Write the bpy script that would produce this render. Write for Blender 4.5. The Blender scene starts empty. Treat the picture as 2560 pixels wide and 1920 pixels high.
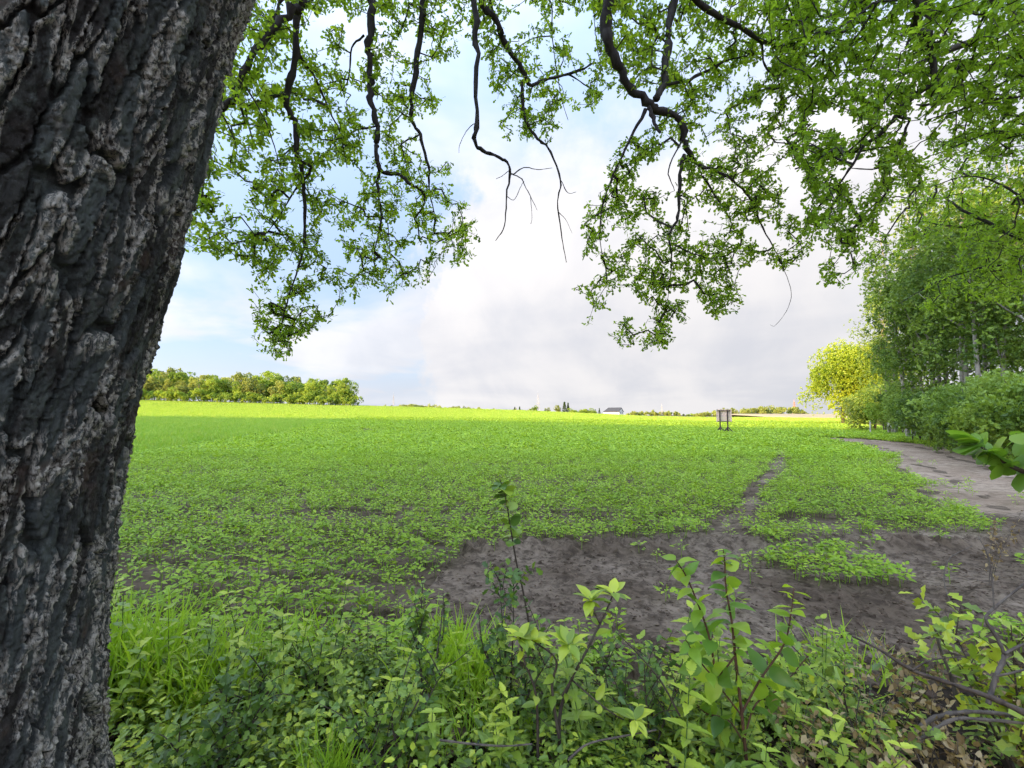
import bpy, math, random
import numpy as np
from mathutils import Vector, Matrix

# ------------------------------------------------------------------ camera, sky, sun, exposure
scene = bpy.context.scene
C = scene.collection
F = 1173.0                      # focal length in pixels of a 2560-wide picture
H = 1.55                        # eye height
PITCH = math.atan(77.0 / F)
cam_d = bpy.data.cameras.new("camera")
cam = bpy.data.objects.new("camera", cam_d)
C.objects.link(cam)
cam.location = (0, 0, H)
cam.rotation_euler = (math.pi / 2 + PITCH, 0, 0)
cam_d.sensor_width = 36.0
cam_d.lens = 36.0 * F / 2560.0
cam_d.clip_start = 0.03
cam_d.clip_end = 8000
scene.camera = cam

SUN_EL = math.radians(9.3)
SUN_H = np.array([-0.80, -0.60])          # horizontal direction towards the sun
to_sun = Vector((SUN_H[0] * math.cos(SUN_EL), SUN_H[1] * math.cos(SUN_EL), math.sin(SUN_EL)))

SKY_STRENGTH = 0.15
EXPOSURE = 1.5
world = bpy.data.worlds.new("World")
scene.world = world
world.use_nodes = True


class NT:
    """small helper for node trees"""
    def __init__(self, tree):
        self.t = tree
        tree.nodes.clear()

    def n(self, kind, **kw):
        nd = self.t.nodes.new(kind)
        ins = kw.pop("ins", {})
        for k, v in kw.items():
            setattr(nd, k, v)
        for k, v in ins.items():
            s = nd.inputs[k]
            if isinstance(v, bpy.types.NodeSocket):
                self.t.links.new(v, s)
            else:
                s.default_value = v
        return nd

    def math(self, op, a, b=None, c=None, clamp=False):
        nd = self.t.nodes.new("ShaderNodeMath")
        nd.operation = op
        nd.use_clamp = clamp
        for i, v in enumerate((a, b, c)):
            if v is None:
                continue
            if isinstance(v, bpy.types.NodeSocket):
                self.t.links.new(v, nd.inputs[i])
            else:
                nd.inputs[i].default_value = v
        return nd.outputs[0]

    def mapr(self, v, a, b, c=0.0, d=1.0, smooth=True):
        nd = self.t.nodes.new("ShaderNodeMapRange")
        nd.interpolation_type = 'SMOOTHSTEP' if smooth else 'LINEAR'
        self.t.links.new(v, nd.inputs[0])
        for i, x in enumerate((a, b, c, d)):
            nd.inputs[i + 1].default_value = x
        return nd.outputs[0]

    def mix(self, fac, a, b, mode='MIX'):
        nd = self.t.nodes.new("ShaderNodeMix")
        nd.data_type = 'RGBA'
        nd.blend_type = mode
        for s, v in ((nd.inputs[0], fac), (nd.inputs[6], a), (nd.inputs[7], b)):
            if isinstance(v, bpy.types.NodeSocket):
                self.t.links.new(v, s)
            elif isinstance(v, (int, float)):
                s.default_value = v
            else:
                s.default_value = (*v, 1.0) if len(v) == 3 else v
        return nd.outputs[2]

    def noise(self, vec, scale, detail=4.0, rough=0.55, dist=0.0, dims='3D'):
        nd = self.t.nodes.new("ShaderNodeTexNoise")
        nd.noise_dimensions = dims
        self.t.links.new(vec, nd.inputs["Vector"])
        nd.inputs["Scale"].default_value = scale
        nd.inputs["Detail"].default_value = detail
        nd.inputs["Roughness"].default_value = rough
        nd.inputs["Distortion"].default_value = dist
        return nd.outputs[0]

    def link(self, a, b):
        self.t.links.new(a, b)


def build_sky():
    t = NT(world.node_tree)
    out = t.n("ShaderNodeOutputWorld")
    bg = t.n("ShaderNodeBackground")
    bg.inputs[1].default_value = SKY_STRENGTH
    t.link(bg.outputs[0], out.inputs[0])
    sky = t.n("ShaderNodeTexSky", sky_type='NISHITA')
    sky.sun_disc = False
    sky.sun_elevation = SUN_EL
    sky.sun_rotation = math.atan2(SUN_H[0], SUN_H[1])
    sky.air_density = 1.0
    sky.dust_density = 1.2
    sky.ozone_density = 1.0
    tc = t.n("ShaderNodeTexCoord")
    d = tc.outputs["Generated"]
    sep = t.n("ShaderNodeSeparateXYZ", ins={0: d})
    x, y, z = sep.outputs
    zz = t.math('ADD', t.math('MAXIMUM', z, 0.0), 0.16)
    comb = t.n("ShaderNodeCombineXYZ", ins={0: t.math('DIVIDE', x, zz), 1: t.math('DIVIDE', y, zz), 2: 1.7})
    p = comb.outputs[0]
    big = t.noise(p, 0.55, 6.0, 0.55, 0.25)
    az = t.math('ARCTAN2', x, y)
    # the big bank of cloud ahead and to the right of the camera
    wob = t.math('MULTIPLY', t.math('SUBTRACT', t.noise(d, 4.5, 8.0, 0.62), 0.5), 0.75)
    azw = t.math('ADD', az, wob)
    slant = t.math('SUBTRACT', azw, t.math('MULTIPLY', z, 0.30))
    bank = t.math('MULTIPLY', t.mapr(slant, -0.35, -0.23), t.mapr(azw, 1.6, 0.6))
    high = t.mapr(t.math('ADD', z, t.math('MULTIPLY', wob, 0.5)), 0.60, 0.42)
    bank = t.math('MULTIPLY', bank, high)
    low = t.mapr(z, 0.16, 0.0, 0.0, 0.7)
    cum = t.mapr(big, 0.47, 0.62)
    cover = t.math('MAXIMUM', t.math('MULTIPLY', cum, 0.85), bank)
    cover = t.math('MAXIMUM', cover, low)
    shade = t.math('ADD', t.math('MULTIPLY', t.noise(p, 0.7, 5.0, 0.5, 0.4), 0.45), t.math('MULTIPLY', t.noise(d, 4.2, 6.0, 0.55, 0.5), 0.55))
    puff = t.mapr(shade, 0.38, 0.62)
    K = 1.0 / (SKY_STRENGTH * 2.0 ** EXPOSURE)
    g = [0.725 * K, 0.735 * K, 0.795 * K]
    w = [0.91 * K, 0.89 * K, 0.90 * K]
    ccol = t.mix(puff, tuple(g), tuple(w))
    blue = t.mix(0.85, sky.outputs[0], (0.46 * K, 0.60 * K, 0.88 * K))
    col = t.mix(cover, blue, ccol)
    # smooth sky-wide gradation: brighter overhead and round the low sun (as standard cloudy-sky models have it)
    dot = t.n("ShaderNodeVectorMath", operation='DOT_PRODUCT', ins={0: d, 1: tuple(to_sun)}).outputs["Value"]
    gam = t.math('ARCCOSINE', dot)
    halo = t.math('MULTIPLY_ADD', t.math('EXPONENT', t.math('MULTIPLY', gam, -2.0)), 8.0, 1.0)
    zp = t.math('MAXIMUM', z, 0.0)
    zen = t.math('ADD', t.math('MULTIPLY_ADD', zp, 0.22, 0.93), t.math('MULTIPLY', t.math('POWER', zp, 3.5), 1.7))
    grad = t.math('MULTIPLY', halo, zen)
    gc = t.n("ShaderNodeCombineXYZ", ins={0: grad, 1: grad, 2: grad}).outputs[0]
    col = t.mix(1.0, col, gc, 'MULTIPLY')
    # below the horizon: plain
    t.link(col, bg.inputs[0])


build_sky()

sun_d = bpy.data.lights.new("sun", 'SUN')
sun_d.energy = 4.3
sun_d.angle = math.radians(0.55)
sun_d.color = (1.0, 0.64, 0.24)
sun = bpy.data.objects.new("sun", sun_d)
C.objects.link(sun)
sun.location = (-60, -45, 40)
sun.rotation_euler = to_sun.to_track_quat('Z', 'Y').to_euler()

vs = scene.view_settings
scene.display_settings.display_device = 'sRGB'
vs.view_transform = 'Standard'
vs.look = 'None'
vs.exposure = EXPOSURE
vs.gamma = 1.0
vs.use_curve_mapping = False
scene.render.engine = 'CYCLES'
cy = scene.cycles
cy.max_bounces = 5
cy.diffuse_bounces = 3
cy.transmission_bounces = 4
cy.glossy_bounces = 2
cy.transparent_max_bounces = 4
cy.use_denoising = True
cy.sample_clamp_indirect = 6.0
cy.use_adaptive_sampling = True
cy.adaptive_threshold = 0.03
cy.use_light_tree = False
world.cycles.sampling_method = 'MANUAL'
world.cycles.sample_map_resolution = 512
scene.render.film_transparent = False

# ------------------------------------------------------------------ helpers
rng = np.random.default_rng(7)


def at(px, py, Y):
    """the point seen at pixel (px, py) of the 2560x1920 photograph, at forward distance Y"""
    u = (px - 1280.0) / F
    v = (960.0 - py) / F
    dx, dy, dz = u, math.cos(PITCH) - v * math.sin(PITCH), math.sin(PITCH) + v * math.cos(PITCH)
    k = Y / dy
    return np.array([dx * k, Y, H + dz * k])


def gp(px, py):
    """the point of flat ground seen at a pixel"""
    u = (px - 1280.0) / F
    v = (960.0 - py) / F
    dx, dy, dz = u, math.cos(PITCH) - v * math.sin(PITCH), math.sin(PITCH) + v * math.cos(PITCH)
    k = -H / dz
    return np.array([dx * k, dy * k])


def to_px(P):
    P = np.asarray(P, float)
    X, Y, Z = P[..., 0], P[..., 1], P[..., 2] - H
    c, s = math.cos(PITCH), math.sin(PITCH)
    zc = Y * c + Z * s
    yc = -Y * s + Z * c
    return np.stack([1280 + F * X / zc, 960 - F * yc / zc], -1)


def in_poly(P, poly):
    poly = np.asarray(poly, float)
    x, y = P[:, 0], P[:, 1]
    r = np.zeros(len(P), bool)
    j = len(poly) - 1
    for i in range(len(poly)):
        xi, yi = poly[i]
        xj, yj = poly[j]
        c = ((yi > y) != (yj > y)) & (x < (xj - xi) * (y - yi) / (yj - yi + 1e-12) + xi)
        r ^= c
        j = i
    return r


def sstep(a, b, x):
    t = np.clip((x - a) / (b - a), 0, 1)
    return t * t * (3 - 2 * t)


def _hash(ix, iy, iz, seed):
    h = (ix * 374761393 + iy * 668265263 + iz * 2147483647 + seed * 974711) & 0xFFFFFFFF
    h = ((h ^ (h >> 13)) * 1274126177) & 0xFFFFFFFF
    h = ((h ^ (h >> 16)) * 2246822519) & 0xFFFFFFFF
    h = h ^ (h >> 15)
    return (h & 0xFFFFFF) / float(0xFFFFFF)


def vnoise(x, y, z=None, seed=0):
    """value noise, -1..1"""
    x = np.asarray(x, float); y = np.asarray(y, float)
    z = np.zeros_like(x) if z is None else np.asarray(z, float)
    ix, iy, iz = np.floor(x).astype(np.int64), np.floor(y).astype(np.int64), np.floor(z).astype(np.int64)
    fx, fy, fz = x - ix, y - iy, z - iz
    fx = fx * fx * fx * (fx * (fx * 6 - 15) + 10); fy = fy * fy * fy * (fy * (fy * 6 - 15) + 10); fz = fz * fz * (3 - 2 * fz)
    r = 0
    flat = not np.any(z)
    for dz in ((0,) if flat else (0, 1)):
        wz = 1.0 if flat else (fz if dz else 1 - fz)
        for dy in (0, 1):
            wy = fy if dy else 1 - fy
            for dx in (0, 1):
                wx = fx if dx else 1 - fx
                r = r + wx * wy * wz * _hash(ix + dx, iy + dy, iz + dz, seed)
    return r * 2 - 1


def fbm(x, y, z=None, o=4, seed=0, gain=0.5):
    r, a, s, tot = 0, 1.0, 1.0, 0
    for i in range(o):
        r = r + a * vnoise(x * s, y * s, None if z is None else z * s, seed + i * 17)
        tot += a
        a *= gain
        s *= 2.03
    return r / tot


def worley(x, y, seed=0):
    ix, iy = np.floor(x).astype(np.int64), np.floor(y).astype(np.int64)
    f1 = np.full(x.shape, 9.0); f2 = np.full(x.shape, 9.0); cid = np.zeros(x.shape)
    zz = np.zeros_like(ix)
    for dy in (-1, 0, 1):
        for dx in (-1, 0, 1):
            cx = ix + dx; cyy = iy + dy
            px = cx + _hash(cx, cyy, zz, seed); py = cyy + _hash(cx, cyy, zz, seed + 5)
            d = np.hypot(px - x, py - y)
            v = _hash(cx, cyy, zz, seed + 9)
            closer = d < f1
            f2 = np.where(closer, f1, np.minimum(f2, d))
            cid = np.where(closer, v, cid)
            f1 = np.where(closer, d, f1)
    return f1, f2, cid


class Geo:
    """collects triangles for one mesh"""
    def __init__(self):
        self.v, self.f, self.r, self.n = [], [], [], 0

    def add(self, v, f, r=0.5):
        v = np.asarray(v, float).reshape(-1, 3)
        f = np.asarray(f, np.int64).reshape(-1, 3)
        self.v.append(v)
        self.f.append(f + self.n)
        self.r.append(np.full(len(v), r) if np.isscalar(r) else np.asarray(r, float))
        self.n += len(v)
        return self

    def leaves(self, tmpl, pos, axis, nrm, size, rnd):
        tv, tf = tmpl
        pos = np.asarray(pos, float).reshape(-1, 3)
        N = len(pos)
        if N == 0:
            return self
        a = np.broadcast_to(np.asarray(axis, float), (N, 3)).copy()
        a /= np.linalg.norm(a, axis=1, keepdims=True) + 1e-9
        n = np.broadcast_to(np.asarray(nrm, float), (N, 3)).copy()
        n -= (n * a).sum(1, keepdims=True) * a
        ln = np.linalg.norm(n, axis=1, keepdims=True)
        bad = ln[:, 0] < 1e-4
        n[bad] = np.cross(a[bad], [0.3, 0.7, 0.2]); ln = np.linalg.norm(n, axis=1, keepdims=True)
        n /= ln + 1e-9
        s = np.cross(a, n)
        B = np.stack([s, a, n], -1)
        size = np.broadcast_to(np.asarray(size, float), (N,))
        V = pos[:, None, :] + size[:, None, None] * np.einsum('nij,kj->nki', B, tv)
        K = len(tv)
        f = (tf[None] + (np.arange(N) * K)[:, None, None]).reshape(-1, 3)
        rnd = np.broadcast_to(np.asarray(rnd, float), (N,))
        return self.add(V.reshape(-1, 3), f, np.repeat(rnd, K))

    def tube(self, pts, rad, sides=6, r=0.5, cap=True):
        pts = np.asarray(pts, float)
        n = len(pts)
        rad = np.broadcast_to(np.asarray(rad, float), (n,))
        tan = np.gradient(pts, axis=0)
        tan /= np.linalg.norm(tan, axis=1, keepdims=True) + 1e-9
        ref = np.array([0.13, 0.27, 0.95]) if abs(tan[0][2]) < 0.9 else np.array([0.9, 0.3, 0.1])
        u = np.cross(tan, ref); u /= np.linalg.norm(u, axis=1, keepdims=True) + 1e-9
        w = np.cross(tan, u)
        a = np.arange(sides) * 2 * math.pi / sides
        ring = pts[:, None] + rad[:, None, None] * (np.cos(a)[None, :, None] * u[:, None] + np.sin(a)[None, :, None] * w[:, None])
        i = np.arange(n - 1)[:, None] * sides
        j = np.arange(sides)[None]
        k = (j + 1) % sides
        q = np.stack([np.stack([i + j, i + k, i + sides + k], -1), np.stack([i + j, i + sides + k, i + sides + j], -1)], 2)
        v = ring.reshape(-1, 3)
        f = q.reshape(-1, 3)
        if cap:
            v = np.vstack([v, pts[-1] + tan[-1] * rad[-1] * 0.6])
            e = (n - 1) * sides
            f = np.vstack([f, [[e + m, e + (m + 1) % sides, len(v) - 1] for m in range(sides)]])
        return self.add(v, f, r)

    def box(self, lo, hi, r=0.5, M=None):
        x0, y0, z0 = lo; x1, y1, z1 = hi
        v = np.array([[x0, y0, z0], [x1, y0, z0], [x1, y1, z0], [x0, y1, z0], [x0, y0, z1], [x1, y0, z1], [x1, y1, z1], [x0, y1, z1]], float)
        if M is not None:
            v = v @ np.asarray(M)[:3, :3].T + np.asarray(M)[:3, 3]
        f = [[0, 2, 1], [0, 3, 2], [4, 5, 6], [4, 6, 7], [0, 1, 5], [0, 5, 4], [1, 2, 6], [1, 6, 5], [2, 3, 7], [2, 7, 6], [3, 0, 4], [3, 4, 7]]
        return self.add(v, f, r)

    def beam(self, p, q, w, r=0.5, up=(0, 0, 1)):
        p, q = np.asarray(p, float), np.asarray(q, float)
        a = q - p; L = np.linalg.norm(a); a /= L
        up = np.asarray(up, float)
        if abs(a @ up) > 0.95:
            up = np.array([0, 1.0, 0])
        s = np.cross(a, up); s /= np.linalg.norm(s)
        u = np.cross(s, a)
        ww = (w, w) if np.isscalar(w) else w
        M = np.eye(4)
        M[:3, 0], M[:3, 1], M[:3, 2], M[:3, 3] = s, a, u, p
        return self.box((-ww[0] / 2, 0, -ww[1] / 2), (ww[0] / 2, L, ww[1] / 2), r, M)

    def mesh(self, name, mat, smooth=False, attrs=None):
        v = np.concatenate(self.v); f = np.concatenate(self.f); r = np.concatenate(self.r)
        return raw_mesh(name, v, f, mat, smooth, dict(rnd=r, **(attrs or {})))

    def build(self, name, mat, parent=None, smooth=False, attrs=None):
        return obj(name, self.mesh(name, mat, smooth, attrs), parent)


def raw_mesh(name, v, f, mat, smooth=False, attrs=None):
    me = bpy.data.meshes.new(name)
    v = np.asarray(v, np.float32); f = np.asarray(f, np.int32)
    k = f.shape[1]
    me.vertices.add(len(v)); me.vertices.foreach_set("co", v.ravel())
    me.loops.add(f.size); me.loops.foreach_set("vertex_index", f.ravel())
    me.polygons.add(len(f))
    me.polygons.foreach_set("loop_start", np.arange(0, f.size, k, dtype=np.int32))
    me.polygons.foreach_set("loop_total", np.full(len(f), k, np.int32))
    me.polygons.foreach_set("use_smooth", np.full(len(f), smooth, bool))
    for an, av in (attrs or {}).items():
        at_ = me.attributes.new(an, 'FLOAT', 'POINT')
        at_.data.foreach_set("value", np.asarray(av, np.float32))
    me.update(calc_edges=True)
    if mat is not None:
        me.materials.append(mat)
    return me


def obj(name, me, parent=None):
    o = bpy.data.objects.new(name, me)
    C.objects.link(o)
    if parent is not None:
        o.parent = parent
    return o


def tag(o, label, cat, group=None, kind=None):
    o['label'] = label
    if cat:
        o['category'] = cat
    if group:
        o['group'] = group
    if kind:
        o['kind'] = kind
    return o


def thing(name, label, cat, loc=(0, 0, 0), rz=0.0, group=None):
    o = obj(name, None)
    o.location = loc
    o.rotation_euler = (0, 0, rz)
    o.empty_display_size = 0.2
    return tag(o, label, cat, group)


def copy_tree(o, parent=None):
    c = o.copy()
    C.objects.link(c)
    c.parent = parent
    for ch in list(o.children):
        copy_tree(ch, c)
    return c


def scatter(name, pts, rot, scl, idx, sources, label=None):
    """one 'stuff' object: sources (objects that stand in the scene) instanced on points"""
    me = bpy.data.meshes.new(name)
    pts = np.asarray(pts, np.float32)
    me.vertices.add(len(pts)); me.vertices.foreach_set("co", pts.ravel())
    a = me.attributes.new("rot", 'FLOAT_VECTOR', 'POINT'); a.data.foreach_set("vector", np.asarray(rot, np.float32).ravel())
    a = me.attributes.new("scl", 'FLOAT', 'POINT'); a.data.foreach_set("value", np.asarray(scl, np.float32))
    a = me.attributes.new("idx", 'INT', 'POINT'); a.data.foreach_set("value", np.asarray(idx, np.int32))
    o = obj(name, me)
    ng = bpy.data.node_groups.new(name + "_nodes", 'GeometryNodeTree')
    ng.interface.new_socket("Geometry", in_out='INPUT', socket_type='NodeSocketGeometry')
    ng.interface.new_socket("Geometry", in_out='OUTPUT', socket_type='NodeSocketGeometry')
    N = ng.nodes; L = ng.links
    gi = N.new("NodeGroupInput"); go = N.new("NodeGroupOutput")
    m2p = N.new("GeometryNodeMeshToPoints")
    L.new(gi.outputs[0], m2p.inputs[0])
    j = N.new("GeometryNodeJoinGeometry")
    na = N.new("GeometryNodeInputNamedAttribute"); na.data_type = 'FLOAT_VECTOR'; na.inputs[0].default_value = "rot"
    ns = N.new("GeometryNodeInputNamedAttribute"); ns.data_type = 'FLOAT'; ns.inputs[0].default_value = "scl"
    ni = N.new("GeometryNodeInputNamedAttribute"); ni.data_type = 'INT'; ni.inputs[0].default_value = "idx"

    def out(nd):
        return [s for s in nd.outputs if s.enabled and s.name == "Attribute"][0]
    e2r = N.new("FunctionNodeEulerToRotation"); L.new(out(na), e2r.inputs[0])
    for k, src in enumerate(sources):
        oi = N.new("GeometryNodeObjectInfo"); oi.inputs[0].default_value = src; oi.inputs[1].default_value = True
        cmp_ = N.new("FunctionNodeCompare"); cmp_.data_type = 'INT'; cmp_.operation = 'EQUAL'
        L.new(out(ni), cmp_.inputs[2]); cmp_.inputs[3].default_value = k
        iop = N.new("GeometryNodeInstanceOnPoints")
        L.new(m2p.outputs[0], iop.inputs["Points"])
        L.new(cmp_.outputs[0], iop.inputs["Selection"])
        L.new(oi.outputs["Geometry"], iop.inputs["Instance"])
        L.new(e2r.outputs[0], iop.inputs["Rotation"])
        L.new(out(ns), iop.inputs["Scale"])
        L.new(iop.outputs[0], j.inputs[0])
    L.new(j.outputs[0], go.inputs[0])
    md = o.modifiers.new("scatter", 'NODES')
    md.node_group = ng
    o['kind'] = 'stuff'
    if label:
        o['label'] = label
    return o


# ------------------------------------------------------------------ materials
def new_mat(name):
    m = bpy.data.materials.new(name)
    m.use_nodes = True
    return m, NT(m.node_tree)


def leaf_mat(name, lo, mid, hi, trans=0.45, tgain=1.6, rough=0.5, spec=0.25, inst=0.0):
    m, t = new_mat(name)
    out = t.n("ShaderNodeOutputMaterial")
    at_ = t.n("ShaderNodeAttribute", attribute_name="rnd")
    f = at_.outputs["Fac"]
    if inst:
        oi = t.n("ShaderNodeObjectInfo")
        f = t.math('ADD', f, t.math('MULTIPLY', t.math('SUBTRACT', oi.outputs["Random"], 0.5), inst), clamp=True)
    geo = t.n("ShaderNodeNewGeometry")
    f = t.math('ADD', f, t.math('MULTIPLY', t.math('SUBTRACT', t.noise(geo.outputs["Position"], 9.0, 2.0), 0.5), 0.35), clamp=True)
    f = t.math('ADD', f, t.math('MULTIPLY', t.math('SUBTRACT', t.noise(geo.outputs["Position"], 0.45, 3.0), 0.5), 0.55), clamp=True)
    r = t.n("ShaderNodeValToRGB", ins={0: f})
    e = r.color_ramp.elements
    e[0].color = (*lo, 1); e[1].color = (*hi, 1)
    x = r.color_ramp.elements.new(0.5); x.color = (*mid, 1)
    p = t.n("ShaderNodeBsdfPrincipled", ins={"Base Color": r.outputs[0], "Roughness": rough, "Specular IOR Level": spec})
    tc = t.mix(1.0, r.outputs[0], (tgain * 1.05, tgain, tgain * 0.45), 'MULTIPLY')
    tr = t.n("ShaderNodeBsdfTranslucent", ins={0: tc})
    mx = t.n("ShaderNodeMixShader", ins={0: trans, 1: p.outputs[0], 2: tr.outputs[0]})
    t.link(mx.outputs[0], out.inputs[0])
    return m


def wood_mat(name, c1, c2, scale=12.0, bump=0.3, rough=0.85, stretch=(1, 1, 0.25)):
    m, t = new_mat(name)
    out = t.n("ShaderNodeOutputMaterial")
    tc = t.n("ShaderNodeTexCoord")
    mp = t.n("ShaderNodeMapping", ins={0: tc.outputs["Object"]})
    mp.inputs["Scale"].default_value = stretch
    nz = t.noise(mp.outputs[0], scale, 6.0, 0.65, 0.4)
    col = t.mix(t.mapr(nz, 0.3, 0.7), c1, c2)
    p = t.n("ShaderNodeBsdfPrincipled", ins={"Base Color": col, "Roughness": rough, "Specular IOR Level": 0.2})
    b = t.n("ShaderNodeBump", ins={"Height": nz, "Strength": bump, "Distance": 0.02})
    t.link(b.outputs[0], p.inputs["Normal"])
    t.link(p.outputs[0], out.inputs[0])
    return m


def plain_mat(name, c, rough=0.7, spec=0.3, var=0.15, scale=6.0):
    m, t = new_mat(name)
    out = t.n("ShaderNodeOutputMaterial")
    geo = t.n("ShaderNodeNewGeometry")
    nz = t.noise(geo.outputs["Position"], scale, 5.0, 0.6)
    c1 = tuple(x * (1 - var) for x in c); c2 = tuple(min(1, x * (1 + var)) for x in c)
    p = t.n("ShaderNodeBsdfPrincipled", ins={"Base Color": t.mix(nz, c1, c2), "Roughness": rough, "Specular IOR Level": spec})
    t.link(p.outputs[0], out.inputs[0])
    return m


def soil_mat(name, dark, mid, pale, scale=1.0):
    m, t = new_mat(name)
    out = t.n("ShaderNodeOutputMaterial")
    geo = t.n("ShaderNodeNewGeometry")
    P = geo.outputs["Position"]
    n1 = t.noise(P, 0.9 * scale, 5.0, 0.6, 0.3)
    n2 = t.noise(P, 9.0 * scale, 8.0, 0.72, 0.6)
    n3 = t.noise(P, 60.0 * scale, 4.0, 0.7)
    col = t.mix(t.mapr(n1, 0.35, 0.68), mid, pale)
    col = t.mix(t.math('MULTIPLY', t.mapr(n2, 0.60, 0.36), 0.8), col, dark)
    col = t.mix(t.mapr(n3, 0.66, 0.78), col, tuple(min(1, x * 1.6) for x in pale))
    p = t.n("ShaderNodeBsdfPrincipled", ins={"Base Color": col, "Roughness": 0.95, "Specular IOR Level": 0.1})
    hh = t.math('ADD', n2, t.math('MULTIPLY', n3, 0.5))
    b = t.n("ShaderNodeBump", ins={"Height": hh, "Strength": 0.6, "Distance": 0.02})
    t.link(b.outputs[0], p.inputs["Normal"])
    t.link(p.outputs[0], out.inputs[0])
    return m


MAT = {}
MAT['oak_leaf'] = leaf_mat("oak_leaf", (0.08, 0.135, 0.015), (0.19, 0.295, 0.027), (0.36, 0.47, 0.05), 0.5, 1.95)
MAT['oak2_leaf'] = leaf_mat("oak_leaf_right", (0.10, 0.17, 0.018), (0.18, 0.29, 0.028), (0.29, 0.42, 0.045), 0.5, 1.95)
MAT['bean'] = leaf_mat("bean_leaf", (0.19, 0.32, 0.033), (0.315, 0.48, 0.043), (0.47, 0.62, 0.06), 0.35, 1.4, 0.5, 0.3, 0.3)
MAT['cereal'] = leaf_mat("cereal_blade", (0.21, 0.39, 0.05), (0.31, 0.49, 0.065), (0.45, 0.55, 0.11), 0.35, 1.4, 0.5, 0.25, 0.35)
MAT['weed'] = leaf_mat("weed_leaf", (0.065, 0.11, 0.02), (0.25, 0.365, 0.038), (0.60, 0.66, 0.06), 0.27, 1.5, 0.36, 0.55, 0.5)
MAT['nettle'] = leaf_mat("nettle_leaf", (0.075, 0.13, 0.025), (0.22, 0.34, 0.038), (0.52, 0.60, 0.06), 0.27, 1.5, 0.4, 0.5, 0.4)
MAT['cherry'] = leaf_mat("sapling_leaf", (0.08, 0.165, 0.035), (0.18, 0.33, 0.042), (0.44, 0.58, 0.05), 0.45, 1.5, 0.35, 0.5, 0.5)
MAT['hawthorn'] = leaf_mat("hawthorn_leaf", (0.04, 0.085, 0.02), (0.12, 0.22, 0.033), (0.36, 0.49, 0.055), 0.27, 1.5, 0.38, 0.5, 0.4)
MAT['grass'] = leaf_mat("grass_blade", (0.22, 0.38, 0.04), (0.34, 0.52, 0.045), (0.46, 0.62, 0.065), 0.4, 1.4, 0.45, 0.3, 0.3)
MAT['hedge'] = leaf_mat("hedge_leaf", (0.05, 0.095, 0.018), (0.125, 0.205, 0.034), (0.25, 0.35, 0.055), 0.4, 1.5, 0.5, 0.3, 0.25)
MAT['hedge2'] = leaf_mat("hedge_leaf_pale", (0.08, 0.13, 0.03), (0.165, 0.25, 0.05), (0.28, 0.385, 0.08), 0.4, 1.5, 0.5, 0.3, 0.25)
MAT['lime'] = leaf_mat("yellow_green_leaf", (0.16, 0.24, 0.02), (0.25, 0.34, 0.03), (0.34, 0.42, 0.04), 0.4, 1.5, 0.5, 0.3, 0.2)
MAT['forest1'] = leaf_mat("forest_leaf", (0.12, 0.20, 0.035), (0.21, 0.31, 0.045), (0.32, 0.42, 0.06), 0.3, 1.5, 0.6, 0.2, 0.35)
MAT['forest2'] = leaf_mat("forest_leaf_olive", (0.17, 0.21, 0.06), (0.26, 0.31, 0.08), (0.35, 0.40, 0.10), 0.3, 1.4, 0.6, 0.2, 0.35)
MAT['farwood'] = leaf_mat('far_wood_leaf', (0.16, 0.2, 0.05), (0.23, 0.28, 0.07), (0.31, 0.36, 0.09), 0.3, 1.4, 0.6, 0.2)
MAT['conifer'] = leaf_mat("conifer_needles", (0.025, 0.05, 0.018), (0.04, 0.075, 0.025), (0.06, 0.10, 0.03), 0.2, 1.2, 0.6, 0.2, 0.3)
MAT['petal'] = leaf_mat("white_blossom", (0.55, 0.58, 0.5), (0.65, 0.68, 0.6), (0.75, 0.78, 0.7), 0.3, 1.0, 0.6, 0.2)
MAT['dry'] = leaf_mat("dry_leaf", (0.18, 0.12, 0.06), (0.33, 0.235, 0.12), (0.50, 0.39, 0.22), 0.3, 1.2, 0.7, 0.2, 0.2)
MAT['litter'] = leaf_mat("litter_leaf", (0.05, 0.03, 0.02), (0.10, 0.065, 0.045), (0.24, 0.17, 0.12), 0.15, 1.1, 0.8, 0.2)
MAT['twig'] = wood_mat("oak_branch_bark", (0.028, 0.022, 0.019), (0.06, 0.05, 0.043), 25.0, 0.5)
MAT['stem'] = wood_mat("stem_bark", (0.05, 0.035, 0.028), (0.11, 0.085, 0.065), 30.0, 0.3)
MAT['redstem'] = wood_mat("sapling_stem", (0.07, 0.03, 0.02), (0.13, 0.07, 0.04), 30.0, 0.2)
MAT['greystem'] = wood_mat("dead_branch_bark", (0.075, 0.06, 0.05), (0.17, 0.14, 0.115), 30.0, 0.4)
MAT['palebark'] = wood_mat("pale_trunk_bark", (0.16, 0.145, 0.12), (0.34, 0.31, 0.27), 6.0, 0.4)
MAT['darkbark'] = wood_mat("dark_trunk_bark", (0.05, 0.042, 0.034), (0.12, 0.10, 0.08), 6.0, 0.4)
MAT['greenstem'] = plain_mat("green_stem", (0.10, 0.17, 0.04), 0.5)
MAT['soil'] = soil_mat("bare_soil", (0.045, 0.031, 0.021), (0.13, 0.093, 0.063), (0.30, 0.228, 0.165))
MAT['humus'] = soil_mat("woodland_humus", (0.02, 0.015, 0.011), (0.04, 0.029, 0.021), (0.075, 0.055, 0.04), 1.5)
MAT['ground'] = soil_mat("field_soil", (0.06, 0.042, 0.028), (0.12, 0.087, 0.058), (0.2, 0.15, 0.105), 0.8)
MAT['path'] = soil_mat("path_soil", (0.17, 0.12, 0.08), (0.29, 0.21, 0.145), (0.40, 0.305, 0.22), 0.6)
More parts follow.
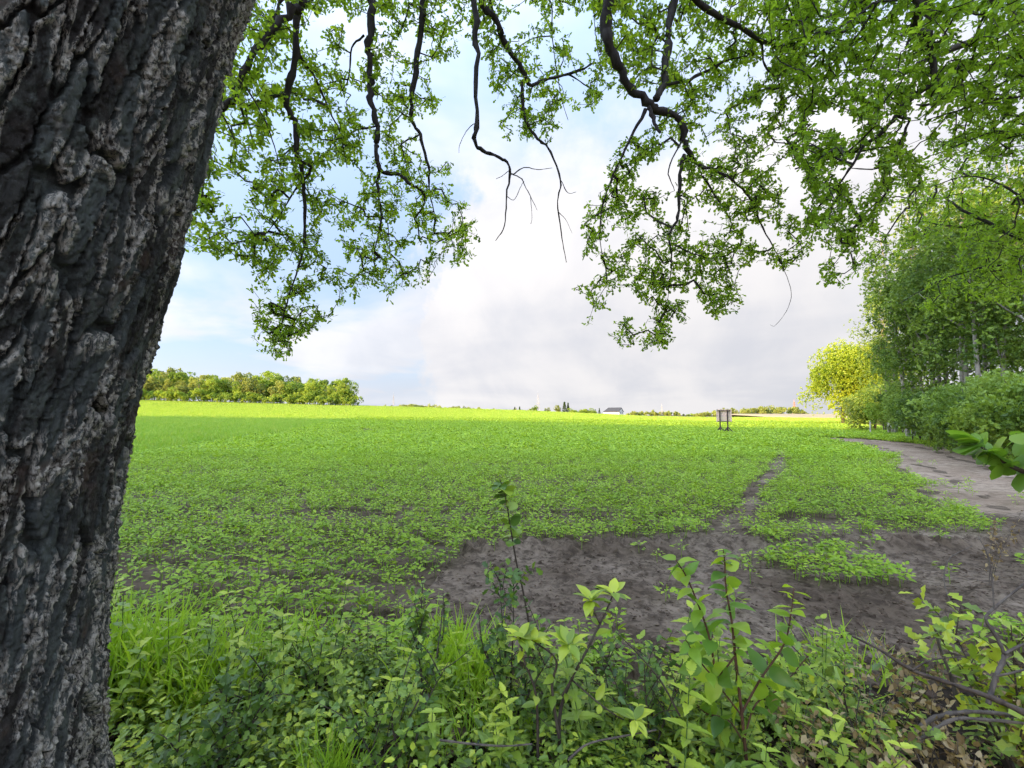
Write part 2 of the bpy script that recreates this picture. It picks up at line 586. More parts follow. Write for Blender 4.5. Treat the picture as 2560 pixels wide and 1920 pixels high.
MAT['sand'] = plain_mat("sandy_field", (0.42, 0.34, 0.2), 0.95, 0.1)
MAT['plank'] = wood_mat("board_planks", (0.60, 0.43, 0.35), (0.76, 0.57, 0.47), 4.0, 0.2, 0.85, (6, 6, 30))
MAT['post'] = wood_mat("board_posts", (0.045, 0.03, 0.028), (0.085, 0.058, 0.052), 8.0, 0.2, 0.8, (8, 8, 1))
MAT['white_wall'] = plain_mat("white_render", (0.75, 0.74, 0.70), 0.9, 0.1, 0.05)
MAT['roof'] = plain_mat("dark_roof_tiles", (0.045, 0.05, 0.06), 0.7, 0.3, 0.2)
MAT['glass'] = plain_mat("window_glass", (0.03, 0.035, 0.04), 0.1, 0.5, 0.05)
MAT['steel'] = plain_mat("galvanised_steel", (0.35, 0.36, 0.38), 0.5, 0.4, 0.1)
MAT['redwhite'] = plain_mat("red_painted_steel", (0.6, 0.22, 0.15), 0.6, 0.3, 0.1)
MAT['concrete'] = plain_mat("pale_concrete", (0.4, 0.39, 0.36), 0.9, 0.1, 0.1)


def make_bark():
    m, t = new_mat("oak_trunk_bark")
    out = t.n("ShaderNodeOutputMaterial")
    tc = t.n("ShaderNodeTexCoord")
    P = tc.outputs["Object"]
    crest = t.n("ShaderNodeAttribute", attribute_name="crest").outputs["Fac"]
    cell = t.n("ShaderNodeAttribute", attribute_name="cell").outputs["Fac"]
    mp = t.n("ShaderNodeMapping", ins={0: P}); mp.inputs["Scale"].default_value = (1, 1, 0.45)
    V = mp.outputs[0]
    n1 = t.noise(V, 16.0, 7.0, 0.7, 0.5)
    n2 = t.noise(V, 75.0, 5.0, 0.75, 0.6)
    n3 = t.noise(P, 4.0, 4.0, 0.6, 0.4)
    n4 = t.noise(P, 160.0, 3.0, 0.7)
    base = t.mix(t.mapr(cell, 0.25, 0.8), (0.040, 0.034, 0.029), (0.082, 0.086, 0.078))      # dark bark / blue-grey crust
    base = t.mix(t.mapr(n1, 0.45, 0.7), base, (0.12, 0.13, 0.112))
    base = t.mix(t.math('MULTIPLY', t.mapr(n3, 0.54, 0.68), 0.5), base, (0.15, 0.09, 0.06))                 # brown worn patches
    # pale lichen crust on the proud ridges, broken up
    l = t.math('MULTIPLY', t.mapr(crest, 0.10, 0.5), t.mapr(n2, 0.42, 0.58))
    base = t.mix(t.math('MULTIPLY', l, 0.85), base, (0.60, 0.53, 0.43))
    base = t.mix(t.math('MULTIPLY', t.mapr(n4, 0.60, 0.72), 0.40), base, (0.19, 0.20, 0.185))
    p = t.n("ShaderNodeBsdfPrincipled", ins={"Base Color": base, "Roughness": 0.92, "Specular IOR Level": 0.15})
    hh = t.math('ADD', t.math('MULTIPLY', n2, 1.0), t.math('MULTIPLY', n1, 0.8))
    b = t.n("ShaderNodeBump", ins={"Height": hh, "Strength": 1.0, "Distance": 0.012})
    t.link(b.outputs[0], p.inputs["Normal"])
    t.link(p.outputs[0], out.inputs[0])
    return m


MAT['bark'] = make_bark()


# ------------------------------------------------------------------ leaf templates (x: width, y: length, z: normal)
def strip_leaf(widths, ts, fold=0.18, droop=0.12):
    """leaf with a folded midrib: ts along the length, widths the half width at each"""
    v, f = [], []
    for t_, w in zip(ts, widths):
        z = -droop * t_ * t_
        v += [(-w, t_, z + fold * w), (0, t_, z), (w, t_, z + fold * w)]
    for i in range(len(ts) - 1):
        a, b = 3 * i, 3 * i + 3
        for k in (0, 1):
            f += [(a + k, a + k + 1, b + k + 1), (a + k, b + k + 1, b + k)]
    v = np.array(v); f = np.array(f)
    # drop the degenerate triangles at base and tip
    A = np.linalg.norm(np.cross(v[f[:, 1]] - v[f[:, 0]], v[f[:, 2]] - v[f[:, 0]]), axis=1)
    return v, f[A > 1e-7]


OVATE = strip_leaf([0, .22, .30, .24, .10, 0], [0, .15, .36, .62, .86, 1], 0.25, 0.15)
OVATE_S = strip_leaf([0, .29, .20, 0], [0, .32, .7, 1], 0.25, 0.12)
ROUND = strip_leaf([0, .30, .42, .38, .2, 0], [0, .12, .38, .66, .9, 1], 0.12, 0.1)
LANCE = strip_leaf([0, .12, .16, .13, .05, 0], [0, .15, .4, .66, .88, 1], 0.3, 0.25)
NETTLE = strip_leaf([0, .20, .25, .21, .27, .2, .22, .13, .14, .05, 0], [0, .06, .16, .2, .32, .38, .52, .58, .74, .86, 1], 0.25, 0.22)
OAK = strip_leaf([.01, .15, .08, .24, .12, .28, .15, .16, 0], [0, .2, .3, .45, .55, .70, .82, .93, 1], 0.15, 0.12)
OAK_S = strip_leaf([.02, .17, .10, .28, .09], [0, .26, .42, .70, .98], 0.2, 0.1)
HAW = strip_leaf([.02, .14, .30, .16, .32, .14, .0], [0, .18, .38, .50, .70, .86, 1], 0.2, 0.1)
MAPLE = strip_leaf([.02, .18, .46, .22, .40, .16, .26, .0], [0, .08, .22, .40, .58, .72, .78, 1], 0.15, 0.12)
BLADE = strip_leaf([.022, .02, .014, 0], [0, .35, .72, 1], 0.5, 0.45)


def clump_template(n, seed, size=0.55):
    """a handful of leaf-like faces filling a small ball: the foliage unit of far crowns"""
    r = np.random.default_rng(seed)
    g = Geo()
    d = r.normal(size=(n, 3)); d /= np.linalg.norm(d, axis=1, keepdims=True)
    q = r.normal(size=(n, 3))
    g.leaves((np.array([[-.3, .35, 0], [0, 0, 0.05], [.3, .4, 0], [0, 1, -.05]]), np.array([[0, 1, 3], [1, 2, 3]])), d * 0.25, q, d + r.normal(size=(n, 3)) * 0.5, size * r.uniform(.7, 1.3, n), 0.5)
    return np.concatenate(g.v), np.concatenate(g.f)


CLUMP = [clump_template(5, i) for i in range(4)]


def rdir(n, r=rng):
    d = r.normal(size=(n, 3))
    return d / np.linalg.norm(d, axis=1, keepdims=True)


def smooth_path(pts, n=6):
    """Catmull-Rom through the points"""
    P = np.asarray(pts, float)
    if len(P) < 3:
        return P
    P = np.vstack([2 * P[0] - P[1], P, 2 * P[-1] - P[-2]])
    out = []
    for i in range(1, len(P) - 2):
        a, b, c, d = P[i - 1], P[i], P[i + 1], P[i + 2]
        for t in np.linspace(0, 1, n, endpoint=False):
            out.append(0.5 * ((2 * b) + (c - a) * t + (2 * a - 5 * b + 4 * c - d) * t * t + (3 * b - a - 3 * c + d) * t ** 3))
    out.append(P[-2])
    return np.array(out)


# ------------------------------------------------------------------ terrain
_TT = np.array([-3, -1.2, -.8, -.315, .02, .19, .30, .40, .61, 1, 3])
_TZ = np.array([9, 9, 8.2, 5.5, 3.4, 1.8, 0.6, -0.3, -0.6, -0.7, -0.8])
RIDGE = 210.0


def ground_z(x, y):
    x = np.asarray(x, float); y = np.asarray(y, float)
    yy = np.maximum(y, 40.0)
    Z = np.interp(x / yy, _TT, _TZ)
    k = np.clip(y, 0, RIDGE) / RIDGE
    z = Z * k ** 2.2
    far = sstep(RIDGE, RIDGE + 160, y)
    z = z * (1 - 0.35 * far) - 0.8 * far * (Z > 0.5)
    z = z + 0.05 * vnoise(x / 9.0, y / 9.0, seed=3) * sstep(8, 30, y)
    return z


def build_ground():
    n = 350
    b = math.asinh(330.0)
    u = np.linspace(-1, 1, n)
    xs = 3.0 * np.sinh(b * u)
    v = np.linspace(math.asinh(-100 / 3.0) / b, math.asinh(1400 / 3.0) / b, n)
    ys = 4.0 + 3.0 * np.sinh(b * v)
    X, Y = np.meshgrid(xs, ys)
    Z = ground_z(X, Y)
    Z = Z + 0.012 * fbm(X * 3.1, Y * 3.1, o=3, seed=5) * sstep(60, 10, np.hypot(X, Y))
    V = np.stack([X, Y, Z], -1).reshape(-1, 3)
    i = np.arange(n * n).reshape(n, n)
    f = np.stack([i[:-1, :-1], i[:-1, 1:], i[1:, 1:], i[1:, :-1]], -1).reshape(-1, 4)
    me = raw_mesh("ground", V, f, MAT['ground'], True)
    o = obj("ground", me)
    o['kind'] = 'structure'


build_ground()

# ---- bare soil in front of the brush, with tyre tread marks; outlines as polygons on the ground
def gpoly(pp):
    return np.array([gp(*q) for q in pp])


SOIL_POLY = gpoly([(1105, 1415), (1180, 1385), (1300, 1368), (1560, 1350), (1770, 1345), (1850, 1300), (1890, 1325), (2060, 1352), (2300, 1335), (2460, 1300),
                   (2600, 1270), (2760, 1300), (2800, 1640), (2300, 1640), (1900, 1660), (1500, 1660), (1250, 1640), (1120, 1590), (1075, 1500)])
PATCHES = [gpoly([(1900, 1395), (2050, 1385), (2180, 1420), (2260, 1470), (2120, 1490), (1990, 1470), (1890, 1440)]),
           gpoly([(1560, 1345), (1770, 1330), (1780, 1362), (1580, 1362)]),
           gpoly([(2080, 1260), (2330, 1215), (2440, 1262), (2500, 1310), (2470, 1355), (2330, 1352), (2100, 1352), (1980, 1378), (1850, 1380), (1870, 1335), (1960, 1290)])]
PATH_C = np.array([gp(*q) for q in [(2820, 1330), (2600, 1262), (2470, 1205), (2340, 1148), (2220, 1112), (2080, 1098), (1960, 1096)]])
PATH_W = np.array([1.5, 1.4, 1.4, 1.5, 1.8, 1.6, 0.7])
TRAIL_C = np.array([gp(*q) for q in [(1800, 1380), (1835, 1320), (1870, 1265), (1900, 1225), (1940, 1180), (1955, 1140), (1960, 1112)]])
TRAIL_W = np.array([0.30, 0.22, 0.15, 0.16, 0.22, 0.15, 0.12])


def dist_strip(P, cen, w):
    """signed-ish distance of points from a strip: <1 inside"""
    best = np.full(len(P), 9.0)
    cs = smooth_path(np.column_stack([cen, w]), 8)
    for a, b in zip(cs[:-1], cs[1:]):
        ab = b[:2] - a[:2]
        t = np.clip(((P - a[:2]) @ ab) / (ab @ ab + 1e-9), 0, 1)
        d = np.hypot(*(P - a[:2] - t[:, None] * ab).T) / (a[2] + t * (b[2] - a[2]))
        best = np.minimum(best, d)
    return best


def soil_mask(P):
    """1 where the soil is bare"""
    w = 0.22 * np.column_stack([fbm(P[:, 0] * 1.6, P[:, 1] * 1.6, o=3, seed=31), fbm(P[:, 0] * 1.6, P[:, 1] * 1.6, o=3, seed=47)])
    Q = P + w
    m = in_poly(Q, SOIL_POLY)
    for q in PATCHES:
        m &= ~in_poly(Q, q)
    m |= dist_strip(Q, TRAIL_C, TRAIL_W) < 1.1
    m |= dist_strip(P + w * 2.6, PATH_C, PATH_W) < 1
    return m


def build_soil():
    step = 0.026
    xs = np.arange(-1.3, 8.2, step); ys = np.arange(2.6, 7.4, step)
    X, Y = np.meshgrid(xs, ys)
    P = np.column_stack([X.ravel(), Y.ravel()])
    base = ground_z(P[:, 0], P[:, 1])
    inside = in_poly(P + 0.15 * np.column_stack([vnoise(P[:, 0] * 2, P[:, 1] * 2, seed=1), vnoise(P[:, 0] * 2, P[:, 1] * 2, seed=2)]), SOIL_POLY).astype(float).reshape(X.shape)
    # soften the edge
    for _ in range(7):
        inside = (inside + np.roll(inside, 1, 0) + np.roll(inside, -1, 0) + np.roll(inside, 1, 1) + np.roll(inside, -1, 1)) / 5
    inside[0] = inside[-1] = 0; inside[:, 0] = inside[:, -1] = 0
    x, y = P[:, 0], P[:, 1]
    h = 0.05 * fbm(x * 0.9, y * 1.7, o=4, seed=11) + 0.022 * fbm(x * 4.5, y * 5.5, o=4, seed=12, gain=.6) + 0.016 * np.abs(fbm(x * 15, y * 15, o=2, seed=13))
    # wheel track: smooth pressed band with lugs thrown up along its far edge
    yc = 4.95 + 0.05 * np.sin(x * 0.9) + 0.03 * x
    d = y - yc
    band = sstep(0.42, 0.25, np.abs(d))
    h = h * (1 - 0.65 * band) - 0.03 * band
    berm = np.exp(-((d - 0.52) / 0.12) ** 2)
    lug = np.clip(np.sin((x + 0.55 * (d - 0.5)) * 2 * math.pi / 0.19 + 1.3 * vnoise(x * 2, y * 2, seed=8)), -0.4, 1)
    h = h + berm * (0.06 + 0.045 * lug + 0.02 * fbm(x * 9, y * 9, o=2, seed=9))
    d2 = y - (3.95 + 0.06 * np.sin(x * 0.7 + 1) + 0.02 * x)
    berm2 = np.exp(-((d2) / 0.10) ** 2)
    lug2 = np.clip(np.sin((x - 0.6 * d2) * 2 * math.pi / 0.21 + 1.5 * vnoise(x * 2, y * 2, seed=18)), -0.5, 1)
    h = h + berm2 * (0.02 + 0.030 * lug2) * sstep(0.2, 0.6, fbm(x * 0.9, y * 0.9, o=2, seed=19) + 0.5)
    k = np.clip(inside.ravel(), 0, 1)
    z = base + (h + 0.035) * sstep(0.0, 0.6, k) - 0.05 * (1 - sstep(0.0, 0.35, k))
    n0, n1 = X.shape
    i = np.arange(n0 * n1).reshape(n0, n1)
    f = np.stack([i[:-1, :-1], i[:-1, 1:], i[1:, 1:], i[1:, :-1]], -1).reshape(-1, 4)
    keep = (k[f] > 0.001).any(1)
    V = np.column_stack([x, y, z])
    f = f[keep]
    used = np.unique(f); mp = np.zeros(len(V), int); mp[used] = np.arange(len(used))
    o = obj("bare_soil", raw_mesh("bare_soil", V[used], mp[f], MAT['soil'], True))
    o['kind'] = 'structure'
    return xs, ys, z.reshape(n0, n1)


SX, SY, SZ = build_soil()


def surf_z(x, y):
    """height of ground or soil"""
    x = np.asarray(x, float); y = np.asarray(y, float)
    z = ground_z(x, y)
    i = np.clip(((x - SX[0]) / (SX[1] - SX[0])).astype(int), 0, len(SX) - 1)
    j = np.clip(((y - SY[0]) / (SY[1] - SY[0])).astype(int), 0, len(SY) - 1)
    inb = (x > SX[0]) & (x < SX[-1]) & (y > SY[0]) & (y < SY[-1])
    return np.where(inb, np.maximum(z, SZ[j, i]), z)


def build_humus():
    xs = np.arange(-7.0, 7.6, 0.07); ys = np.concatenate([np.arange(-3.0, 1.2, 0.3), np.arange(1.2, 3.6, 0.06)])
    X, Y = np.meshgrid(xs, ys)
    edge = np.interp(X, [-4, -1, 0.3, 1.5, 4, 7], [3.15, 3.0, 2.8, 2.75, 2.9, 3.0]) + 0.14 * fbm(X * 1.7, Y * 1.7, o=3, seed=21)
    k = sstep(edge + 0.12, edge - 0.12, Y)
    Z = ground_z(X, Y) + 0.012 + 0.03 * fbm(X * 2.5, Y * 2.5, o=4, seed=22) * k + 0.02 * k - 0.07 * (1 - k)
    Z[0] -= .2; Z[:, 0] -= .2; Z[:, -1] -= .2
    i = np.arange(X.size).reshape(X.shape)
    f = np.stack([i[:-1, :-1], i[:-1, 1:], i[1:, 1:], i[1:, :-1]], -1).reshape(-1, 4)
    f = f[(k.ravel()[f] > 0.001).any(1)]
    V = np.stack([X, Y, Z], -1).reshape(-1, 3)
    used = np.unique(f); mp = np.zeros(len(V), int); mp[used] = np.arange(len(used))
    o = obj("woodland_floor", raw_mesh("woodland_floor", V[used], mp[f], MAT['humus'], True))
    o['kind'] = 'structure'


build_humus()


def strip_sheet(name, cen, w, mat, lift, across=26, along=26, rut=0.0, seed=0):
    cs = smooth_path(np.column_stack([cen, w]), along)
    tan = np.gradient(cs[:, :2], axis=0); tan /= np.linalg.norm(tan, axis=1, keepdims=True)
    nrm = np.column_stack([-tan[:, 1], tan[:, 0]])
    s = np.linspace(-1.25, 1.25, across)
    wob = 1 + 0.16 * vnoise(np.arange(len(cs)) * 0.23, np.zeros(len(cs)), seed=seed)
    P = cs[:, None, :2] + nrm[:, None] * (s[None, :, None] * (cs[:, 2] * wob)[:, None, None])
    x, y = P[..., 0].ravel(), P[..., 1].ravel()
    ss = np.tile(s, len(cs))
    z = ground_z(x, y) + lift + 0.02 * fbm(x * 2.5, y * 2.5, o=3, seed=seed + 3)
    z -= rut * (np.exp(-((ss - .45) / .16) ** 2) + np.exp(-((ss + .45) / .16) ** 2))
    ll = np.repeat(np.linspace(0, 1, len(cs)), across)
    z -= 0.14 * (sstep(0.09, 0.0, ll) + sstep(0.93, 1.0, ll))
    z -= (0.09 + lift) * sstep(0.95, 1.22, np.abs(ss) + 0.10 * vnoise(x * 2, y * 2, seed=seed + 1))
    V = np.column_stack([x, y, z])
    i = np.arange(len(V)).reshape(len(cs), across)
    f = np.stack([i[:-1, :-1], i[:-1, 1:], i[1:, 1:], i[1:, :-1]], -1).reshape(-1, 4)
    o = obj(name, raw_mesh(name, V, f, mat, True))
    o['kind'] = 'structure'
    return o


strip_sheet("dirt_path", PATH_C, PATH_W, MAT['path'], 0.028, 30, 30, 0.03, 5)
strip_sheet("trodden_footpath", TRAIL_C, TRAIL_W, MAT['soil'], 0.03, 12, 26, 0.0, 9)

# ------------------------------------------------------------------ the big oak at the left
EDGE = [(0, 608), (116, 567), (347, 509), (579, 445), (694, 422), (868, 368), (1007, 336), (1157, 301), (1331, 272), (1562, 245), (1851, 243)]


def build_oak_trunk(parent):
    R0, CY = 0.47, 1.25
    zs, cxs = [], []
    for py, px in EDGE:
        v = (960 - py) / F
        dy, dz = math.cos(PITCH) - v * math.sin(PITCH), math.sin(PITCH) + v * math.cos(PITCH)
        t = (px - 1280) / F / dy
        cx = t * CY - R0 * math.sqrt(1 + t * t)
        yt = (cx * t + CY) / (1 + t * t)
        zs.append(H + dz / dy * yt); cxs.append(cx)
    zs, cxs = np.array(zs[::-1]), np.array(cxs[::-1])
    # axis control: below, seen part, above
    zc = np.concatenate([[-0.3, 0.0], zs, [4.2, 6.0, 8.0, 9.6]])
    xc = np.concatenate([[cxs[0] - .02, cxs[0] - .01], cxs, [-1.02, -0.62, -0.35, -0.25]])
    yc = np.concatenate([[CY, CY], np.full(len(zs), CY), [1.38, 1.75, 2.35, 2.9]])
    rc = np.concatenate([[R0 + .20, R0 + .13], np.full(len(zs), R0), [.46, .40, .30, .2]])
    rc[2] += 0.0
    hz = np.concatenate([np.arange(-0.3, 0.35, 0.02), np.arange(0.35, 3.1, 0.0047), np.arange(3.1, 9.6, 0.05)])
    ax = np.interp(hz, zc, xc); ay = np.interp(hz, zc, yc); ar = np.interp(hz, zc, rc)
    ker = np.ones(9) / 9
    fac = math.atan2(-CY, 1.6)
    th = np.concatenate([np.linspace(fac - 1.15, fac + 1.5, 310), np.linspace(fac + 1.5, fac - 1.15 + 2 * math.pi, 72)[1:-1]])
    nt = len(th)
    T, Z = np.meshgrid(th, hz)
    S = T * R0
    # --- bark relief
    wx = 0.024 * fbm(S / 0.13, Z / 0.32, o=3, seed=101) + 0.007 * fbm(S / 0.022, Z / 0.035, o=3, seed=102, gain=.6)
    wz = 0.050 * fbm(S / 0.10, Z / 0.25, o=3, seed=103) + 0.010 * fbm(S / 0.02, Z / 0.03, o=2, seed=123)
    s1, z1 = S + wx - 0.10 * Z, Z + wz
    f1, f2, cid = worley(s1 / 0.043, z1 / 0.30, seed=106)
    e = f2 - f1
    plate = sstep(0.06, 0.13, e)
    rim = sstep(0.07, 0.13, e) * sstep(0.44, 0.20, e)
    g1, g2, cid2 = worley((s1 + 0.2 * wz) / 0.021, z1 / 0.060, seed=107)
    crack2 = sstep(0.09, 0.0, g2 - g1)
    fis = sstep(0.14, 0.0, np.abs(fbm(s1 / 0.018, z1 / 0.20, o=2, seed=117)))
    fine = fbm(S / 0.016, Z / 0.026, o=3, seed=108, gain=0.65)
    ragged = np.abs(fbm(S / 0.011, Z / 0.018, o=2, seed=109))
    gate = sstep(-0.25, 0.20, fbm(S / 0.06, Z / 0.16, o=3, seed=105))
    crest = rim * (0.15 + 0.85 * gate)
    h = 0.031 * plate + 0.012 * (cid - 0.5) * plate + 0.009 * crest * (0.5 + ragged) - 0.006 * crack2 * plate - 0.007 * fis * plate
    h += 0.0045 * fine + 0.006 * ragged * (0.3 + crest) + 0.004 * (cid2 - 0.5)
    h += 0.012 * fbm(S / 0.30, Z / 0.55, o=2, seed=110) - 0.012
    # butt flutes near the ground
    h += 0.05 * np.cos(T * 5 + 1) * sstep(0.3, 0.0, Z)
    R = ar[:, None] + h
    X = ax[:, None] + R * np.cos(T); Y = ay[:, None] + R * np.sin(T)
    # ridges droop a little downwards for an overhanging, shingled look
    Zd = Z - 0.15 * h
    V = np.stack([X, Y, Zd], -1).reshape(-1, 3)
    nz = len(hz)
    i = np.arange(nz * nt).reshape(nz, nt)
    k = np.roll(i, -1, 1)
    f = np.stack([i[:-1], k[:-1], k[1:], i[1:]], -1).reshape(-1, 4)
    me = raw_mesh("trunk", V, f, MAT['bark'], True, dict(crest=crest.ravel(), cell=cid.ravel()))
    o = obj("trunk", me, parent)
    axis = lambda z: np.array([np.interp(z, zc, xc), np.interp(z, zc, yc), z])
    return o, axis


oak = thing("oak_tree", "massive old oak with deeply furrowed trunk filling the left edge, its leafy branches hanging overhead", "tree", (-1.62, 1.25, 0))
OAKLOC = np.array(oak.location)
oak_trunk, oak_axis = build_oak_trunk(oak)
oak_trunk.location = -Vector(oak.location)


def P3(pts, d0, d1=None):
    """traced pixels -> 3D points whose depth runs from d0 to d1"""
    d1 = d0 if d1 is None else d1
    n = len(pts)
    return [at(px, py, d0 + (d1 - d0) * i / max(1, n - 1)) for i, (px, py) in enumerate(pts)]


# traced hanging branches: (points, depth start, depth end, radius start, radius end in metres, leafy)
OAK_BR = [
    ([(751, 0), (729, 27), (664, 92), (610, 179), (578, 249), (545, 277)], 4.6, 4.3, .050, .026, 1),
    ([(545, 277), (530, 340), (513, 434), (502, 504)], 4.3, 4.6, .012, .004, 1),
    ([(615, 217), (664, 304), (690, 380), (708, 450)], 4.4, 4.9, .009, .003, 1),
    ([(740, 32), (738, 152), (713, 239), (735, 304), (746, 390), (757, 434), (762, 569), (751, 651), (722, 740), (700, 830)], 4.8, 5.6, .040, .006, 1),
    ([(746, 400), (778, 420), (757, 452)], 5.1, 5.2, .020, .014, 1),
    ([(757, 450), (740, 472), (697, 542), (664, 586)], 5.2, 5.6, .014, .004, 1),
    ([(745, 130), (790, 200), (830, 290), (850, 330), (868, 420)], 5.0, 5.9, .016, .004, 1),
    ([(925, -10), (922, 108), (925, 190), (930, 260), (944, 325), (941, 369), (949, 423), (1000, 439), (1030, 462), (1055, 477), (1063, 504)], 5.6, 5.9, .050, .013, 1),
    ([(949, 423), (944, 466), (954, 542), (945, 590), (936, 629)], 5.8, 6.1, .022, .006, 1),
    ([(954, 542), (968, 560), (976, 634)], 6.0, 6.2, .012, .004, 1),
    ([(944, 315), (880, 330), (860, 360)], 5.7, 6.1, .014, .005, 1),
    ([(910, 90), (880, 120), (870, 200), (845, 240)], 5.7, 6.2, .016, .005, 1),
    ([(1057, -10), (1052, 81), (1033, 206), (1028, 298), (1049, 336), (1071, 418), (1074, 477), (1087, 542)], 6.0, 6.5, .052, .007, 1),
    ([(1185, -10), (1190, 136), (1193, 304), (1185, 352), (1207, 377), (1250, 393), (1274, 423), (1266, 488), (1261, 564), (1239, 602)], 5.6, 6.0, .042, .004, 0),
    ([(1274, 425), (1283, 436), (1310, 418), (1345, 424), (1380, 420)], 5.85, 6.2, .011, .003, 0),
    ([(1283, 436), (1305, 448), (1310, 461), (1326, 490), (1343, 526)], 5.9, 5.7, .009, .003, 0),
    ([(1266, 490), (1285, 500), (1300, 470), (1308, 455)], 5.9, 6.0, .005, .003, 0),
    ([(1274, 425), (1255, 440), (1240, 447)], 5.85, 5.7, .005, .003, 0),
    ([(1326, 490), (1330, 540), (1327, 560)], 5.8, 5.8, .004, .003, 0),
    ([(1193, 305), (1170, 322), (1150, 360), (1147, 382)], 5.7, 5.5, .006, .002, 0),
    ([(1196, -10), (1245, 60), (1261, 108), (1299, 163), (1326, 211), (1359, 200), (1440, 179), (1484, 157)], 5.8, 6.6, .050, .014, 1),
    ([(1419, 184), (1460, 210), (1505, 244)], 6.4, 6.8, .014, .005, 1),
    ([(1305, 200), (1310, 287), (1343, 347), (1370, 369), (1402, 450), (1394, 504), (1405, 596), (1416, 656)], 6.0, 6.3, .024, .004, 2),
    ([(1402, 450), (1420, 482), (1440, 480)], 6.1, 6.2, .007, .003, 0),
    ([(1396, 530), (1415, 550), (1430, 583)], 6.2, 6.2, .005, .002, 0),
    ([(1522, -10), (1522, 108), (1554, 179), (1603, 244), (1646, 277), (1701, 298), (1717, 369), (1739, 407)], 5.0, 5.6, .068, .034, 1),
    ([(1625, 268), (1638, 310), (1649, 331)], 5.2, 5.1, .022, .015, 0),
    ([(1614, 275), (1565, 369), (1527, 455), (1505, 520), (1500, 586), (1505, 640)], 5.2, 5.6, .020, .004, 1),
    ([(1711, 385), (1700, 450), (1695, 542), (1673, 586), (1679, 651), (1668, 759)], 5.5, 5.8, .026, .004, 1),
    ([(1684, 610), (1722, 629), (1771, 645), (1810, 640)], 5.6, 5.9, .013, .004, 1),
    ([(1739, 407), (1831, 450), (1880, 504), (1907, 569), (1950, 651)], 5.6, 6.2, .022, .006, 1),
    ([(1945, 640), (1977, 721), (1970, 770), (1939, 813), (1925, 812)], 6.2, 6.2, .004, .002, 0),
    ([(1755, 440), (1809, 520), (1830, 560)], 5.6, 6.0, .016, .004, 1),
    ([(1705, 350), (1671, 423), (1687, 477)], 5.5, 5.4, .014, .004, 1),
    ([(1684, -10), (1668, 108), (1657, 206), (1641, 245)], 5.9, 5.3, .048, .040, 1),
    ([(1657, 212), (1722, 200), (1804, 157), (1874, 136)], 5.5, 6.4, .024, .008, 1),
    ([(1735, -10), (1831, 60), (1901, 98), (1950, 119)], 5.2, 6.0, .050, .020, 1),
    ([(1901, 100), (1912, 163), (1945, 201), (1950, 230)], 5.8, 6.1, .018, .005, 1),
    ([(700, -10), (680, 60), (665, 95)], 4.9, 4.6, .02, .014, 1),
    ([(1370, -10), (1380, 90), (1400, 230), (1420, 300)], 6.6, 7.0, .014, .004, 1),
    ([(1490, -10), (1492, 110), (1505, 170)], 6.3, 6.4, .008, .004, 1),
]
V2P = 2560 / 2212.0
FA = np.array([(530, -170), (510, 30), (470, 150), (440, 300), (400, 400), (385, 530), (440, 550), (510, 570), (540, 610), (548, 700), (562, 775), (612, 785), (650, 730), (705, 690),
               (742, 655), (738, 600), (752, 580), (760, 650), (800, 675), (850, 640), (925, 605), (945, 565), (1010, 578), (1045, 535), (1025, 470), (985, 425), (965, 400), (970, 330),
               (925, 305), (962, 275), (970, 230), (930, 190), (930, 140), (1000, 125), (1055, 140), (1065, 210), (1095, 245), (1060, 280), (1115, 305), (1160, 290), (1190, 312), (1210, 270),
               (1265, 245), (1300, 210), (1400, 190), (1400, -170)]) * V2P
FB = np.array([(1290, -170), (1300, 150), (1400, 200), (1330, 330), (1290, 400), (1255, 470), (1270, 520), (1240, 560), (1238, 625), (1285, 650), (1255, 720), (1290, 738), (1350, 735),
               (1395, 772), (1440, 745), (1445, 705), (1520, 695), (1605, 665), (1600, 610), (1560, 590), (1650, 560), (1690, 590), (1760, 540), (1720, 470), (1700, 430), (1740, 380), (1780, -170)]) * V2P
FC = np.array([(1620, -170), (1690, 300), (1745, 400), (1725, 500), (1780, 560), (1770, 610), (1830, 622), (1870, 575), (1905, 590), (1950, 540), (2060, 490), (2150, 500), (2330, 520), (2330, -170)]) * V2P
GAPS = [np.array(g) * V2P for g in (
    [(745, 45), (800, 25), (800, 120), (760, 165), (735, 150)],
    [(655, 60), (700, 80), (690, 130), (655, 110)],
    [(850, 250), (880, 240), (890, 290), (860, 300)],
    [(1225, 60), (1290, 20), (1290, 130), (1240, 150)],
    [(1500, 250), (1540, 240), (1545, 290), (1500, 300)],
    [(690, 470), (735, 500), (740, 580), (700, 540)],
    [(855, 520), (890, 560), (860, 600), (840, 570)],
    [(1610, 480), (1680, 470), (1690, 540), (1620, 520)],
    [(1470, 30), (1500, 40), (1505, 90), (1475, 80)],
    [(1480, 430), (1510, 420), (1520, 520), (1490, 520)],
    [(500, 390), (530, 400), (540, 480), (505, 470)])]


def sample_poly(poly, n, r):
    lo, hi = poly.min(0), poly.max(0)
    out = np.zeros((0, 2))
    while len(out) < n:
        q = lo + (hi - lo) * r.random((n * 3, 2))
        out = np.vstack([out, q[in_poly(q, poly)]])
    return out[:n]


def gap_filter(q, scale, thr, seed):
    m = fbm(q[:, 0] / scale, q[:, 1] / scale, o=3, seed=seed) > thr
    for g in GAPS:
        m &= ~in_poly(q, g)
    return m


